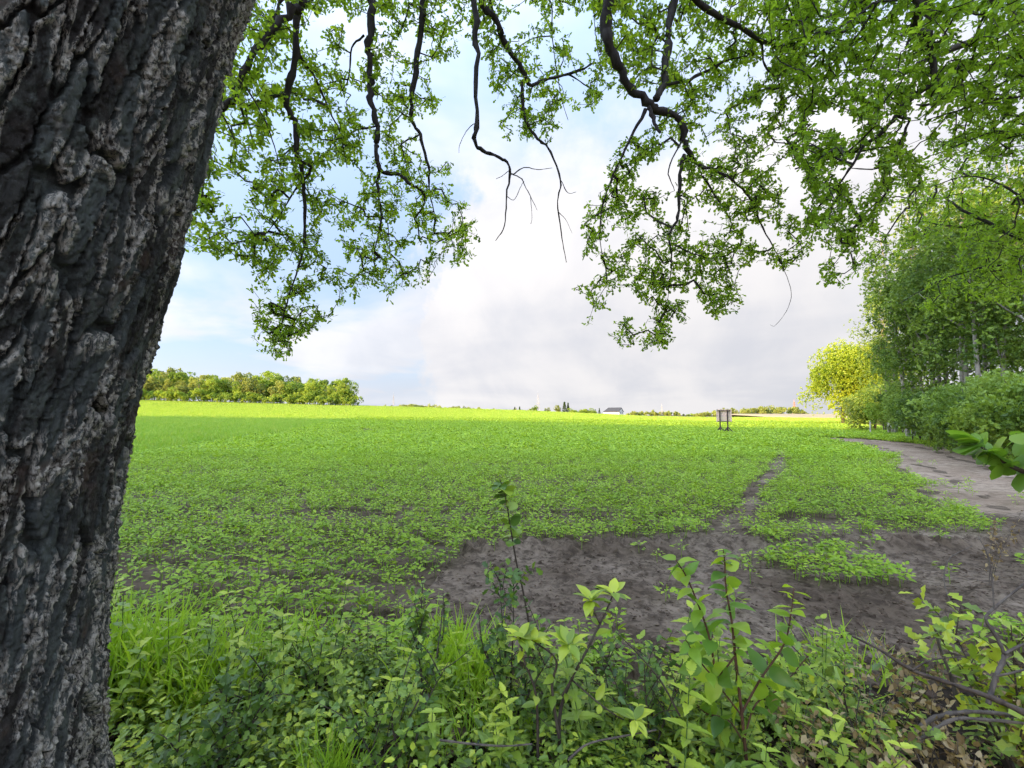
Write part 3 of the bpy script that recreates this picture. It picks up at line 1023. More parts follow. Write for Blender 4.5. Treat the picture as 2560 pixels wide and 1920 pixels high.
def grow(tree_root, loc, branches, leafpts, mat_leaf, leaf_size, seed, tmpl=OAK_S, names=("branch", "twigs", "foliage"), per=7):
    """branches: list of (Nx3 path, r0, r1, leafy); leafpts Mx3: ends of leafy shoots, tied to the nearest wood."""
    r = np.random.default_rng(seed)
    nodes, owner, parent, rad = [], [], [], []
    objs = []
    for bi, (path, r0, r1, leafy) in enumerate(branches):
        n = len(path)
        rr = np.linspace(r0, r1, n)
        g = Geo()
        jit = path + r.normal(size=path.shape) * (rr * 0.34)[:, None]
        g.tube(jit, rr * (1 + 0.15 * np.clip(r.normal(size=n), -1.5, 2.2)), 8 if r0 > .02 else 5)
        o = g.build(names[0], MAT['twig'], tree_root, True)
        o.location = -Vector(loc)
        objs.append(o)
        if leafy:
            k0 = 0 if leafy == 1 else 0
            k1 = n if leafy == 1 else int(n * 0.55)
            for k in range(k0, k1):
                nodes.append(path[k]); owner.append(bi); parent.append(-1)
    nodes = [np.asarray(q, float) for q in nodes]
    nb = len(nodes)
    cap = nb + len(leafpts) * 8 + 10
    N = np.zeros((cap, 3)); N[:nb] = nodes
    own = np.zeros(cap, int); own[:nb] = owner
    par = np.full(cap, -1)
    cnt = nb
    d0 = np.array([np.min(((N[:nb] - q) ** 2).sum(1)) for q in leafpts])
    ends = []
    for q in leafpts[np.argsort(d0)]:
        dv = N[:cnt] - q
        d2 = (dv ** 2).sum(1) * np.where(np.arange(cnt) < nb, 1.0, 0.9)
        k = int(np.argmin(d2))
        L = math.sqrt(((N[k] - q) ** 2).sum())
        m = max(1, min(7, int(L / 0.12)))
        prev = k
        side = r.normal(size=3) * L * 0.14
        for s in range(1, m + 1):
            t = s / m
            p = N[k] + (q - N[k]) * t + side * math.sin(math.pi * t) + np.array([0, 0, 0.10 * L * math.sin(math.pi * t)])
            N[cnt] = p; own[cnt] = own[k]; par[cnt] = prev
            prev = cnt
            cnt += 1
        ends.append(prev)
    ends = np.array(ends)
    load = np.zeros(cnt)
    load[ends] += 1
    for i in range(cnt - 1, nb - 1, -1):
        if par[i] >= 0:
            load[par[i]] += load[i]
    # twigs, one mesh per branch
    for bi in range(len(branches)):
        idx = [i for i in range(nb, cnt) if own[i] == bi]
        if not idx:
            continue
        g = Geo()
        for i in idx:
            a, b = N[par[i]], N[i]
            ra = 0.0028 * max(load[i], 1) ** 0.47
            g.tube(np.array([a, b]), [ra * 1.08, ra], 3, cap=False)
        o = g.build(names[1], MAT['twig'], objs[bi])
        o['kind'] = 'stuff'
        # leaves: rosettes round each shoot end
        e = ends[own[ends] == bi]
        g = Geo()
        k = per
        base = np.repeat(N[e], k, 0)
        dirn = N[e] - N[par[e]]
        dirn /= np.linalg.norm(dirn, axis=1, keepdims=True) + 1e-9
        dirn = np.repeat(dirn, k, 0)
        ax = dirn * 0.5 + rdir(len(base), r) * 0.85 + np.array([0, 0, -0.15])
        pos = base - dirn * (r.random((len(base), 1)) * 0.20) + rdir(len(base), r) * 0.035
        nrm = np.array([0, 0, 1.0]) + rdir(len(base), r) * 0.75
        tone = np.repeat(r.normal(0.5, 0.16, len(e)), k) + r.normal(0, 0.16, len(base))
        g.leaves(tmpl, pos, ax, nrm, leaf_size * r.uniform(0.6, 1.25, len(base)), np.clip(tone, 0, 1))
        o = g.build(names[2], mat_leaf, objs[bi])
        o['kind'] = 'stuff'


def nearest_depth(q, traced):
    """depth for pixel samples from the nearest traced branch"""
    A = []
    for pts, d0, d1, r0, r1, leafy in traced:
        if not leafy:
            continue
        n = len(pts)
        for i in range(n - 1):
            for t in (0, .33, .66):
                A.append([pts[i][0] + (pts[i + 1][0] - pts[i][0]) * t, pts[i][1] + (pts[i + 1][1] - pts[i][1]) * t, d0 + (d1 - d0) * (i + t) / (n - 1)])
    A = np.array(A)
    out = np.zeros(len(q))
    for i, p in enumerate(q):
        d = np.hypot(A[:, 0] - p[0], A[:, 1] - p[1]) + 30
        w = d ** -4
        out[i] = (w * A[:, 2]).sum() / w.sum()
    return out


def build_oak_crown():
    r = np.random.default_rng(21)
    br = []
    # limbs above the picture, from the trunk out over the field
    L = [[oak_axis(5.6), (-1.5, 2.9, 6.6), (-2.3, 4.0, 7.2), (-2.8, 5.2, 7.6), (-3.0, 6.6, 8.0)],
         [oak_axis(6.8), (-0.7, 3.2, 7.9), (-1.0, 4.6, 8.3), (-1.0, 6.0, 8.6), (-0.8, 7.4, 8.9)],
         [oak_axis(7.6), (0.4, 3.6, 8.3), (1.3, 4.6, 8.2), (2.2, 5.4, 8.1), (3.4, 6.0, 8.3)],
         [oak_axis(6.2), (0.3, 2.6, 6.9), (1.2, 3.6, 7.1), (1.9, 4.6, 7.0), (3.0, 5.2, 7.2)]]
    limbs = [smooth_path(l, 8) for l in L]
    for l, r0 in zip(limbs, (.13, .14, .13, .12)):
        br.append((l, r0, .05, 1))
    allimb = np.concatenate(limbs)
    for pts, d0, d1, r0, r1, leafy in OAK_BR:
        P = P3(pts, d0, d1)
        if pts[0][1] <= 0:
            p0 = np.array(P[0])
            k = np.argmin(((allimb - p0) * [1, 1, 0.6]) @ ((allimb - p0) * [1, 1, 0.6]).T.diagonal() if False else (((allimb - p0) * [1, 1, 0.6]) ** 2).sum(1))
            q = allimb[k]
            mid = p0 * 0.55 + q * 0.45 + np.array([0, 0, 0.18])
            P = [q, mid] + P
            r0 = r0 * 1.05
        br.append((smooth_path(P, 5), r0, r1, leafy))
    pts = []
    for poly, n, sd in ((FA, 4300, 1), (FB, 3300, 2)):
        q = sample_poly(poly, n, r)
        q = q[gap_filter(q, 62, -0.22, 60 + sd)]
        d = nearest_depth(q, OAK_BR) + r.normal(0.36, 0.34, len(q))
        P = np.array([at(a, b, c) for (a, b), c in zip(q, d)])
        pts.append(P)
    # the crown above the picture
    n = 260
    q = np.column_stack([r.uniform(-4.5, 4.5, n), r.uniform(0.5, 7.5, n), r.uniform(7.0, 11.0, n)])
    px = to_px(q)
    q = q[(px[:, 1] < -60)]
    pts.append(q)
    grow(oak, OAKLOC, br, np.concatenate(pts), MAT['oak_leaf'], 0.068, 33, per=9)


build_oak_crown()

# ---- second oak whose branches come in at the upper right
RIGHT_BR = [
    ([(2294, -10), (2288, 72), (2315, 90), (2336, 199), (2276, 241), (2222, 313), (2161, 362), (2089, 392), (1987, 422)], 4.4, 5.6, .060, .008, 1),
    ([(2288, 72), (2270, 110), (2265, 118)], 4.5, 4.5, .020, .006, 0),
    ([(2161, 362), (2113, 440), (2060, 500), (2017, 554)], 5.0, 5.6, .016, .005, 1),
    ([(2250, 290), (2270, 307), (2234, 386), (2192, 422), (2120, 420)], 4.9, 5.3, .018, .005, 1),
    ([(2336, 199), (2372, 235), (2330, 260), (2290, 262)], 4.6, 4.9, .03, .008, 1),
    ([(2640, 225), (2560, 240), (2470, 250), (2400, 275), (2320, 300)], 5.0, 5.4, .026, .006, 1),
    ([(2640, 645), (2559, 603), (2463, 554), (2396, 518), (2360, 494)], 8.0, 8.6, .055, .012, 1),
    ([(2463, 556), (2400, 567), (2306, 554)], 8.3, 8.8, .028, .008, 1),
    ([(2640, 640), (2460, 669), (2342, 705), (2246, 760)], 8.4, 9.2, .034, .006, 1),
    ([(2640, 560), (2520, 470), (2420, 440), (2320, 470)], 7.4, 7.9, .03, .006, 1),
    ([(2200, -10), (2150, 80), (2080, 160), (2040, 260)], 5.6, 6.2, .022, .005, 1),
    ([(2480, -10), (2450, 60), (2430, 150), (2400, 200)], 4.6, 5.2, .024, .006, 1),
    ([(2700, 380), (2560, 340), (2480, 330), (2380, 370), (2300, 400)], 6.0, 6.6, .024, .005, 1),
]
oak2 = thing("oak_tree", "oak just outside the right edge, dark green boughs reaching in over the dirt path", "tree", (10.5, 3.6, 0))


def build_right_oak():
    r = np.random.default_rng(5)
    loc = np.array(oak2.location)
    g = Geo()
    tp = smooth_path([(10.5, 3.6, -.2), (10.4, 3.7, 2.5), (10.2, 3.9, 5.5), (9.9, 4.1, 8.5), (9.8, 4.2, 11.5)], 10)
    g.tube(tp, np.linspace(.42, .14, len(tp)), 16)
    o = g.build("trunk", MAT['darkbark'], oak2, True); o.location = -Vector(loc)
    br = []
    L = [[tp[-18], (8.6, 4.2, 6.9), (7.0, 4.5, 7.0), (5.4, 4.6, 6.7), (4.2, 4.9, 6.8)],
         [tp[-14], (9.0, 5.6, 7.6), (8.4, 7.2, 8.0), (7.8, 8.6, 8.3)],
         [tp[-24], (9.9, 5.4, 5.0), (9.8, 7.2, 5.2), (10.2, 8.8, 5.2)]]
    limbs = [smooth_path(l, 8) for l in L]
    for l in limbs:
        br.append((l, .13, .04, 1))
    al = np.concatenate(limbs)
    for pts, d0, d1, r0, r1, leafy in RIGHT_BR:
        P = P3(pts, d0, d1)
        if pts[0][1] <= 0 or pts[0][0] >= 2600:
            p0 = np.array(P[0])
            q = al[np.argmin(((al - p0) ** 2).sum(1))]
            P = [q, (q + p0) / 2 + np.array([0, 0, .15])] + P
        br.append((smooth_path(P, 5), r0, r1, leafy))
    q = sample_poly(FC, 4300, r)
    q = q[gap_filter(q, 62, -0.24, 77)]
    d = nearest_depth(q, RIGHT_BR) + r.normal(0.25, 0.5, len(q))
    pts = [np.array([at(a, b, c) for (a, b), c in zip(q, d)])]
    low = np.array([(2250, 560), (2400, 520), (2640, 560), (2640, 800), (2500, 760), (2300, 780), (2230, 700)], float)
    q = sample_poly(low, 620, r)
    q = q[gap_filter(q, 90, -0.12, 78)]
    d = nearest_depth(q, RIGHT_BR) + r.normal(0, 0.4, len(q))
    pts.append(np.array([at(a, b, c) for (a, b), c in zip(q, d)]))
    n = 300
    q = np.column_stack([r.uniform(5.0, 13.0, n), r.uniform(1.0, 8.5, n), r.uniform(7.0, 12.5, n)])
    px = to_px(q)
    pts.append(q[(px[:, 1] < -60) | (px[:, 0] > 2660)])
    grow(oak2, loc, br, np.concatenate(pts), MAT['oak2_leaf'], 0.072, 34, per=9)


build_right_oak()


# ------------------------------------------------------------------ generic trees
def crown_cloud(r, n, cz, R, Rz, lobes, fill=0.75):
    """positions and outward normals of foliage on a crown made of uneven lobes"""
    c = rdir(lobes, r) * (r.random((lobes, 1)) ** 0.45) * np.array([R, R, Rz]) * 0.72
    s = r.uniform(0.20, 0.48, lobes)
    k = r.integers(0, lobes, n)
    d = rdir(n, r); d[:, 2] = np.where((d[:, 2] < -0.3) & (r.random(n) < .6), -d[:, 2], d[:, 2])
    rad = (fill + (1 - fill) * r.random(n)) * s[k]
    P = c[k] + d * rad[:, None] * np.array([R, R, Rz])
    P[:, 2] += cz
    tone = np.clip(0.5 + 0.40 * (r.random(lobes)[k] - 0.5) * 2 + r.normal(0, .13, n), 0, 1)
    return P, d, tone, c + np.array([0, 0, cz])


def tree_meshes(seed, h, R, crown_base, n, leaf, mat, bark, lobes=14, stems=1, trunk_r=None, fill=0.7, tmpl=None):
    r = np.random.default_rng(seed)
    cz = (h + crown_base) / 2; Rz = (h - crown_base) / 2
    P, d, tone, lob = crown_cloud(r, n, cz, R, Rz, lobes, fill)
    g = Geo()
    kk = r.integers(0, 4, n)
    for k in range(4):
        m = kk == k
        T = CLUMP[k] if tmpl is None else tmpl
        g.leaves(T, P[m], rdir(m.sum(), r), d[m] + rdir(m.sum(), r) * .6 + [0, 0, .3], leaf * r.uniform(.6, 1.4, m.sum()), tone[m])
    crown = g.mesh("crown", mat)
    g = Geo()
    tr = trunk_r or h * 0.016
    for s in range(stems):
        off = np.array([0, 0, 0]) if stems == 1 else np.append(np.clip(r.normal(size=2), -1.3, 1.3) * R * .10, 0)
        lean = np.clip(r.normal(size=2), -1.4, 1.4) * R * (.12 if stems == 1 else .17)
        path = smooth_path([off + [0, 0, -.3], off + [lean[0] * .2, lean[1] * .2, h * .3], off + [lean[0] * .6, lean[1] * .6, h * .6], off + [lean[0], lean[1], h * .86]], 5)
        g.tube(path, np.linspace(tr, tr * .18, len(path)), 7)
        for q in range(min(6, lobes)):
            e = lob[r.integers(0, lobes)]
            st = path[r.integers(int(len(path) * .3), int(len(path) * .8))]
            g.tube(smooth_path([st, (st + e) / 2 + [0, 0, -.05 * h * .3], e], 3), np.linspace(tr * .4, tr * .08, 7), 4)
    trunk = g.mesh("trunk", bark, True)
    return trunk, crown


def place_tree(meshes, name, label, loc, rz=0.0, s=1.0, group=None, cat="tree", sz=None):
    o = thing(name, label, cat, loc, rz, group)
    o.scale = (s, s, sz or s)
    a = obj("trunk", meshes[0], o)
    b = obj("crown", meshes[1], o)
    return o


def gl(px, Y):
    """ground location below pixel column px at distance Y"""
    x = (px - 1280) / F * Y
    return (float(x), float(Y), float(ground_z(x, Y)))


# ---- woodland at the far left of the field
r = np.random.default_rng(88)
WOOD = [tree_meshes(300 + i, 12.0, 5.2, 0.0, 900, 0.9, MAT['forest1'] if i not in (1, 4) else MAT['forest2'], MAT['palebark'] if i in (1, 3) else MAT['darkbark'], 15) for i in range(6)]
SHRUB = [tree_meshes(340 + i, 5.0, 3.8, -0.6, 360, 0.8, MAT['forest1'], MAT['darkbark'], 10) for i in range(2)]
wood_top = lambda px: np.interp(px, [300, 460, 560, 700, 860, 930], [918, 915, 922, 930, 948, 990])
for row, (Y, n, dh) in enumerate(((212, 19, -0.34), (220, 17, -0.12), (230, 16, 0.03))):
    for i in range(n):
        px = 280 + (905 - 280) * (i + 0.5 + r.uniform(-.3, .3)) / n - row * 14
        y = Y + r.uniform(-3, 3)
        loc = gl(px, y)
        topz = at(px, wood_top(px) + r.uniform(-8, 14), y)[2]
        hh = (topz - loc[2]) * (1 + dh * r.uniform(.3, 1))
        k = int(r.integers(0, 6))
        kind = "olive brown, thinly leaved" if k in (1, 4) else "fresh green, full crowned"
        place_tree(WOOD[k], "woodland_tree", f"{kind} tree in the sunlit wood beyond the field, far left", loc, r.uniform(0, 6.3), hh / 12.0, "trees of the far left wood")
for i in range(26):
    px = 275 + (900 - 275) * (i + .5 + r.uniform(-.3, .3)) / 26
    place_tree(SHRUB[i % 2], "woodland_shrub", "leafy shrub along the foot of the far left wood", gl(px, 206 + r.uniform(-1, 2)), r.uniform(0, 6.3), r.uniform(.95, 1.4), "shrubs at the wood's edge", "shrub")
place_tree(WOOD[2], "woodland_tree", "large rounded dark green tree at the right end of the far left wood", gl(862, 209), 1.0, 1.12, "trees of the far left wood")

# ---- trees and house on the skyline
CONIFER = []
for i in range(2):
    rr = np.random.default_rng(400 + i)
    g = Geo(); n = 420
    z = rr.random(n) ** 0.8
    a = rr.random(n) * 6.283
    rad = (1 - z) * 2.7 * (0.55 + 0.45 * rr.random(n)) * (0.8 + .2 * np.sin(z * 40)) + .1
    P = np.column_stack([rad * np.cos(a), rad * np.sin(a), 0.6 + z * 8.6])
    d = np.column_stack([np.cos(a), np.sin(a), -0.35 * np.ones(n)])
    g.leaves(CLUMP[i], P, d, [0, 0, 1], .75 * rr.uniform(.6, 1.3, n), rr.random(n))
    c = g.mesh("crown", MAT['conifer'])
    g = Geo(); g.tube(np.array([[0, 0, -.3], [0, 0, 4.5], [0, 0, 9.4]]), [.2, .12, .03], 6)
    CONIFER.append((g.mesh("trunk", MAT['darkbark'], True), c))
def sky_h(px, py, Y):
    return float(at(px, py, Y)[2] - gl(px, Y)[2])


for px, Y, py, ms, lab in [(1337, 330, 1010, WOOD[0], "rounded green tree beside the lattice mast on the skyline"),
                           (1368, 335, 1017, WOOD[1], "small brownish tree right of the lattice mast on the skyline"),
                           (1394, 325, 1011, WOOD[4], "rust-tinged broad tree left of the two tall conifers on the skyline")]:
    place_tree(ms, "skyline_tree", lab, gl(px, Y), px, sky_h(px, py, Y) / 12.0)
for px, Y, py, lab in [(1411, 322, 1004, "tallest dark conifer on the skyline, left of its twin"), (1420, 326, 1006, "tall dark conifer on the skyline just right of the tallest one"),
                       (1287, 345, 1017, "small lone conifer on the skyline left of the lattice mast"), (1299, 345, 1016, "narrow conifer on the skyline nearest the lattice mast's left side"),
                       (1498, 318, 1020, "slim conifer rising beside the white house's left gable"), (1488, 322, 1023, "slim conifer a little left of the white house")]:
    place_tree(CONIFER[px % 2], "conifer", lab, gl(px, Y), px * 1.0, sky_h(px, py, Y) / 9.5)
for i, px in enumerate(range(1432, 1484, 8)):
    place_tree(SHRUB[i % 2], "skyline_shrub", "green shrub in the garden hedge left of the white house", gl(px, 318 + (i % 3) * 3), i * 1.3, sky_h(px, 1019 + 2 * (i % 3), 318) / 5.0, "garden hedge by the white house", "shrub")


def far_wood(name, label, spec, mats, seed, leaf=1.6):
    """a far wood that reads as one mass: spec = (px0, px1, Y, top pixel function, count)"""
    rr = np.random.default_rng(seed)
    g = Geo()
    px0, px1, Y, top, n = spec
    for i in range(n):
        px = px0 + (px1 - px0) * rr.random()
        y = Y * (1 + .06 * rr.random())
        x, _, z0 = gl(px, y)
        z1 = at(px, top(px) + rr.normal() * 1.5, y)[2]
        hh = max(2.0, z1 - z0)
        P, d, tone, _ = crown_cloud(rr, 70, hh * .52, hh * .42, hh * .5, 6, .7)
        P += [x, y, z0]
        base = rr.uniform(.2, .8)
        g.leaves(CLUMP[i % 4], P, rdir(70, rr), d, leaf * rr.uniform(.6, 1.3, 70), np.clip(base + (tone - .5), 0, 1))
    o = g.build(name, mats)
    o['kind'] = 'stuff'; o['label'] = label
    return o


far_wood("distant_wood", "low brownish wood on the skyline right of the far left wood", (925, 1235, 520, lambda p: np.interp(p, [925, 985, 1030, 1150, 1235], [1019, 1013, 1009, 1015, 1022]), 60), MAT['forest2'], 1, 2.2)
far_wood("distant_wood", "low dark treeline on the skyline between wood and mast", (1225, 1330, 500, lambda p: 1023, 16), MAT['forest2'], 2, 1.6)
far_wood("distant_wood", "pale green wood on the skyline right of the white house", (1556, 1710, 620, lambda p: np.interp(p, [1556, 1620, 1655, 1680, 1710], [1033, 1028, 1031, 1026, 1037]), 40), MAT['farwood'], 3, 2.4)
far_wood("distant_wood", "sunlit yellow-green wood on the skyline behind the wooden board", (1732, 2030, 400, lambda p: np.interp(p, [1732, 1790, 1880, 1990, 2030], [1038, 1026, 1016, 1014, 1040]), 85), MAT['farwood'], 4, 1.8)
far_wood("distant_wood", "thin far treeline on the skyline left of the yellow tree", (2000, 2180, 700, lambda p: 1036, 26), MAT['forest1'], 5, 2.2)
far_wood("distant_wood", "faint far treeline on the skyline under the board", (1690, 1760, 640, lambda p: 1038, 10), MAT['forest1'], 6, 2.0)


def build_house():
    x, y, z = gl(1533, 300)
    z = float(at(1533, 1034.5, 300)[2])
    o = thing("house", "white house with dark hipped roof standing on the skyline", "house", (x, y, z), math.radians(-38))
    o.scale = (.86, .86, .86)
    g = Geo()
    w, d, e, rg = 6.2, 3.6, 1.4, 4.4
    # walls with gable at +x end
    g.box((-w, -d, -1.5), (w, d, e))
    g.add([(w - .002, -d, e), (w - .002, d, e), (w - .002, 0, rg - .15), (w - .3, -d, e), (w - .3, d, e), (w - .3, 0, rg - .15)], [[0, 1, 2], [3, 5, 4], [0, 2, 5], [0, 5, 3], [1, 4, 5], [1, 5, 2]])
    g.build("wall", MAT['white_wall'], o)
    g = Geo()
    ov = .35
    R = [(-w - ov, -d - ov, e - .2), (w + ov, -d - ov, e - .2), (w + ov, d + ov, e - .2), (-w - ov, d + ov, e - .2), (-w + 2.2, 0, rg), (w + ov, 0, rg)]
    g.add(R, [[0, 1, 5], [0, 5, 4], [2, 3, 4], [2, 4, 5], [3, 0, 4]])
    R2 = [(a, b, c + .25) for a, b, c in R]
    g.add(R2, [[0, 1, 5], [0, 5, 4], [2, 3, 4], [2, 4, 5], [3, 0, 4]])
    rf = g.build("roof", MAT['roof'], o)
    g = Geo(); g.box((-.5, -.45, -.06), (.5, .45, .06))
    sk = g.build("skylight", MAT['white_wall'], rf); sk.location = (-2.6, -d * .62, 2.75); sk.rotation_euler = (math.radians(38), 0, 0)
    for yy in (-1.5, 1.5):
        g = Geo(); g.box((w - .05, yy - .5, .2), (w + .04, yy + .5, 1.5))
        wn = g.build("window", MAT['glass'], o)
        g = Geo()
        for a, b, c, dd in ((-.58, .1, .58, .2), (-.58, 1.5, .58, 1.6), (-.58, .2, -.5, 1.5), (.5, .2, .58, 1.5)):
            g.box((w - .04, yy + a, b), (w + .07, yy + c, dd))
        g.build("window_frame", MAT['white_wall'], wn)


build_house()


def lattice_mast(label, px, Y, top_py, base_w, mat, members=0.22, head=False):
    x, y, z = gl(px, Y)
    ht = at(px, top_py, Y)[2] - z
    o = thing("lattice_mast", label, "mast", (x, y, z))
    top = base_w * .18
    cs = [(-1, -1), (1, -1), (1, 1), (-1, 1)]
    lev = np.linspace(0, 1, 8)
    wid = lambda t: base_w * (1 - t) + top * t
    for a, b in cs:
        g = Geo(); g.beam((a * base_w / 2, b * base_w / 2, -.3), (a * top / 2, b * top / 2, ht), members)
        g.build("leg", mat, o)
    for i in range(7):
        g = Geo()
        z0, z1 = lev[i] * ht, lev[i + 1] * ht
        w0, w1 = wid(lev[i]) / 2, wid(lev[i + 1]) / 2
        for k in range(4):
            a, b = cs[k], cs[(k + 1) % 4]
            g.beam((a[0] * w0, a[1] * w0, z0), (b[0] * w1, b[1] * w1, z1), members * .6)
            g.beam((b[0] * w0, b[1] * w0, z0), (a[0] * w1, a[1] * w1, z1), members * .6)
        g.build("brace", mat, o)
    g = Geo(); g.beam((0, 0, ht - .2), (0, 0, ht * 1.16), members)
    g.build("antenna", mat, o)
    if head:
        g = Geo(); g.box((-1.1, -1.1, ht * .55), (1.1, 1.1, ht * .58)); g.build("platform", mat, o)
        g = Geo(); g.box((-.9, -.9, ht * .33), (.9, .9, ht * .36)); g.build("platform", mat, o)


lattice_mast("tall lattice mast on the skyline among the trees left of the white house", 1345, 420, 986, 3.2, MAT['steel'], .11, True)
lattice_mast("thin lattice mast on the skyline just right of the far left wood", 984, 540, 988, 2.2, MAT['steel'], .12)
lattice_mast("pale lattice mast on the skyline between white house and board", 1654, 640, 1012, 2.4, MAT['steel'], .12, True)
lattice_mast("reddish lattice mast over the sunlit wood right of the board", 1985, 620, 1004, 4.0, MAT['redwhite'], .2)


# ---- pale sandy field far right
def sandy():
    g = Geo()
    pts = [(2005, 1052), (2060, 1046), (2120, 1044), (2180, 1043), (2180, 1054), (2090, 1056), (2030, 1055)]
    A = [at(px, py, 300 + (1056 - py) * 18) for px, py in pts]
    n = 26; m = 10
    x0, x1, y0, y1 = 185, 300, 280, 420
    X, Y = np.meshgrid(np.linspace(x0, x1, n), np.linspace(y0, y1, m))
    Z = ground_z(X, Y) + 0.3 + 2.6 * sstep(280, 420, Y)
    Z[0] -= 1; Z[:, 0] -= 1; Z[:, -1] -= 1; Z[-1] -= 6
    i = np.arange(n * m).reshape(m, n)
    f = np.stack([i[:-1, :-1], i[:-1, 1:], i[1:, 1:], i[1:, :-1]], -1).reshape(-1, 4)
    o = obj("sandy_field", raw_mesh("sandy_field", np.stack([X, Y, Z], -1).reshape(-1, 3), f, MAT['sand'], True))
    o['kind'] = 'structure'


sandy()


# ------------------------------------------------------------------ wooden board in the field
def build_board():
    Y = 39.5
    x, y, z = gl(1809, Y)
    o = thing("notice_board", "wooden plank board on two dark posts with braced feet, standing in the green field", "board", (x, y, z), math.radians(-14))
    W, z0, z1 = 1.10, 0.98, 1.98
    # planks
    k = 6
    hgt = (z1 - z0) / k
    for i in range(k):
        g = Geo(); g.box((-W / 2, 0, z0 + i * hgt + .004), (W / 2, .03, z0 + (i + 1) * hgt - .006))
        p = g.build("plank", MAT['plank'], o)
        p.location = (0, 0.004 * ((i * 7) % 3), 0)
    for s in (-1, 1):
        g = Geo(); g.box((s * W / 2 - (.0 if s > 0 else .04), -.03, z0 - .03), (s * W / 2 + (.04 if s > 0 else 0), .09, z1 + .02))
        g.build("side_frame", MAT['plank'], o)
    g = Geo(); g.box((-W / 2 + .03, -.075, z1 - .10), (W / 2 - .06, -.012, z1 - .045)); g.build("rail", MAT['post'], o)
    g = Geo(); g.box((-W / 2 + .03, -.075, z0 + .01), (W / 2 - .06, -.012, z0 + .06)); g.build("rail", MAT['post'], o)
    g = Geo(); g.box((-W / 2 - .04, -.03, z1 + .02), (W / 2 + .04, .09, z1 + .055)); g.build("cap", MAT['plank'], o)
    for s, px in ((0, -.35), (1, .24)):
        g = Geo(); g.beam((px, -.13, -.1), (px, -.13, z1 - .02), .085)
        po = g.build("post", MAT['post'], o)
        for dx, dy in ((-.40, -.12), (.46, -.22), (.0, .50), (.0, -.55)):
            g = Geo(); g.beam((px + dx * .08, -.13 + dy * .1, .52), (px + dx, -.13 + dy, 0.02), .06)
            g.build("brace", MAT['post'], po)


build_board()

# ------------------------------------------------------------------ hedge row along the dirt path
r = np.random.default_rng(123)
HT = [tree_meshes(500 + i, 16.0, 3.5, 1.0, 2900, 0.31, MAT['hedge'] if i else MAT['hedge2'], MAT['palebark'], 34, 3, .13, .40) for i in range(3)]
HS = [tree_meshes(520 + i, 3.6, 2.3, 0.0, 2400, 0.23, MAT['hedge'] if i else MAT['hedge2'], MAT['darkbark'], 18, 3, .05, .5) for i in range(3)]
YT = tree_meshes(540, 13.5, 6.4, -1.4, 6500, 0.5, MAT['lime'], MAT['darkbark'], 26, 1, .28, .5)


def hloc(px, Y):
    x = (px - 1280) / F * Y
    return (x, Y, float(ground_z(x, Y)))


for px, Y, s, lab in [(2290, 29, .95, "slender pale-trunked tree at the left of the tall hedge row trees"),
                      (2345, 27, 1.02, "slender pale-trunked tree, second from the left among the tall hedge row trees"),
                      (2400, 25, 1.0, "slender pale-trunked tree with split stem in the middle of the hedge row"),
                      (2455, 22, .93, "slender pale-trunked tree behind the rounded bushes right of the hedge row's middle"),
                      (2510, 25, 1.0, "slender tree near the right edge above the rounded hedge bushes"),
                      (2590, 20, .95, "tree at the very right edge behind the overhanging oak boughs"),
                      (2235, 36, .85, "bushy tree at the hedge row's left, next to the sunlit yellow tree")]:
    place_tree(HT[int(px) % 3], "hedge_tree", lab, hloc(px, Y), px * .7, s, "tall trees of the hedge row")
BUSH = [(2180, 44, 1.35, "nearest the sunlit yellow tree"), (2215, 41, 1.25, "second from the sunlit yellow tree"), (2260, 34, 1.15, "left of the white-blossomed bush"),
        (2300, 30, 1.1, "directly behind the white-blossomed bush"), (2330, 24, .95, "just right of the white-blossomed bush"), (2375, 21.5, .95, "second to the right of the white-blossomed bush"),
        (2420, 19, .9, "halfway between the white-blossomed bush and the right edge"), (2470, 17, .85, "left above the big-leaved branch at the right edge"), (2520, 15.5, .85, "directly above the big-leaved branch at the right edge"),
        (2575, 14, .85, "cut by the right edge of the picture"), (2640, 12.5, .9, "last of the row, almost wholly outside the right edge")]
for i, (px, Y, s, where) in enumerate(BUSH):
    place_tree(HS[i % 3], "hedge_bush", "rounded green hedge bush " + where, hloc(px, Y), i * 1.1, s, "bushes along the dirt path", "bush")
# blossoming bush
o = place_tree(HS[0], "blossom_bush", "bush flecked with white blossom in the hedge row", hloc(2292, 26), 2.0, .85, None, "bush")
rr = np.random.default_rng(9)
P, d, tone, _ = crown_cloud(rr, 420, 1.9, 2.1, 1.7, 14, .9)
g = Geo(); g.leaves(CLUMP[0], P * [1, 1, 1], rdir(420, rr), d, .11, tone)
g.build("blossom", MAT['petal'], o)
place_tree(YT, "yellow_tree", "large rounded tree glowing yellow-green in the low sun at the end of the hedge row", hloc(2105, 74), .4, 1.0)
place_tree(YT, "yellow_tree", "tall sunlit tree just behind the dark hedge row, right of the glowing round one", hloc(2195, 70), 2.4, .98)
# little post by the path
g = Geo(); g.tube(np.array([[0, 0, -.2], [0, 0, .6], [.01, 0, 1.15]]), [.05, .05, .045], 8)
o = g.build("fence_post", MAT['concrete'], None, True); o.location = hloc(2172, 38)
tag(o, "short pale post standing at the hedge foot by the far path", "post")

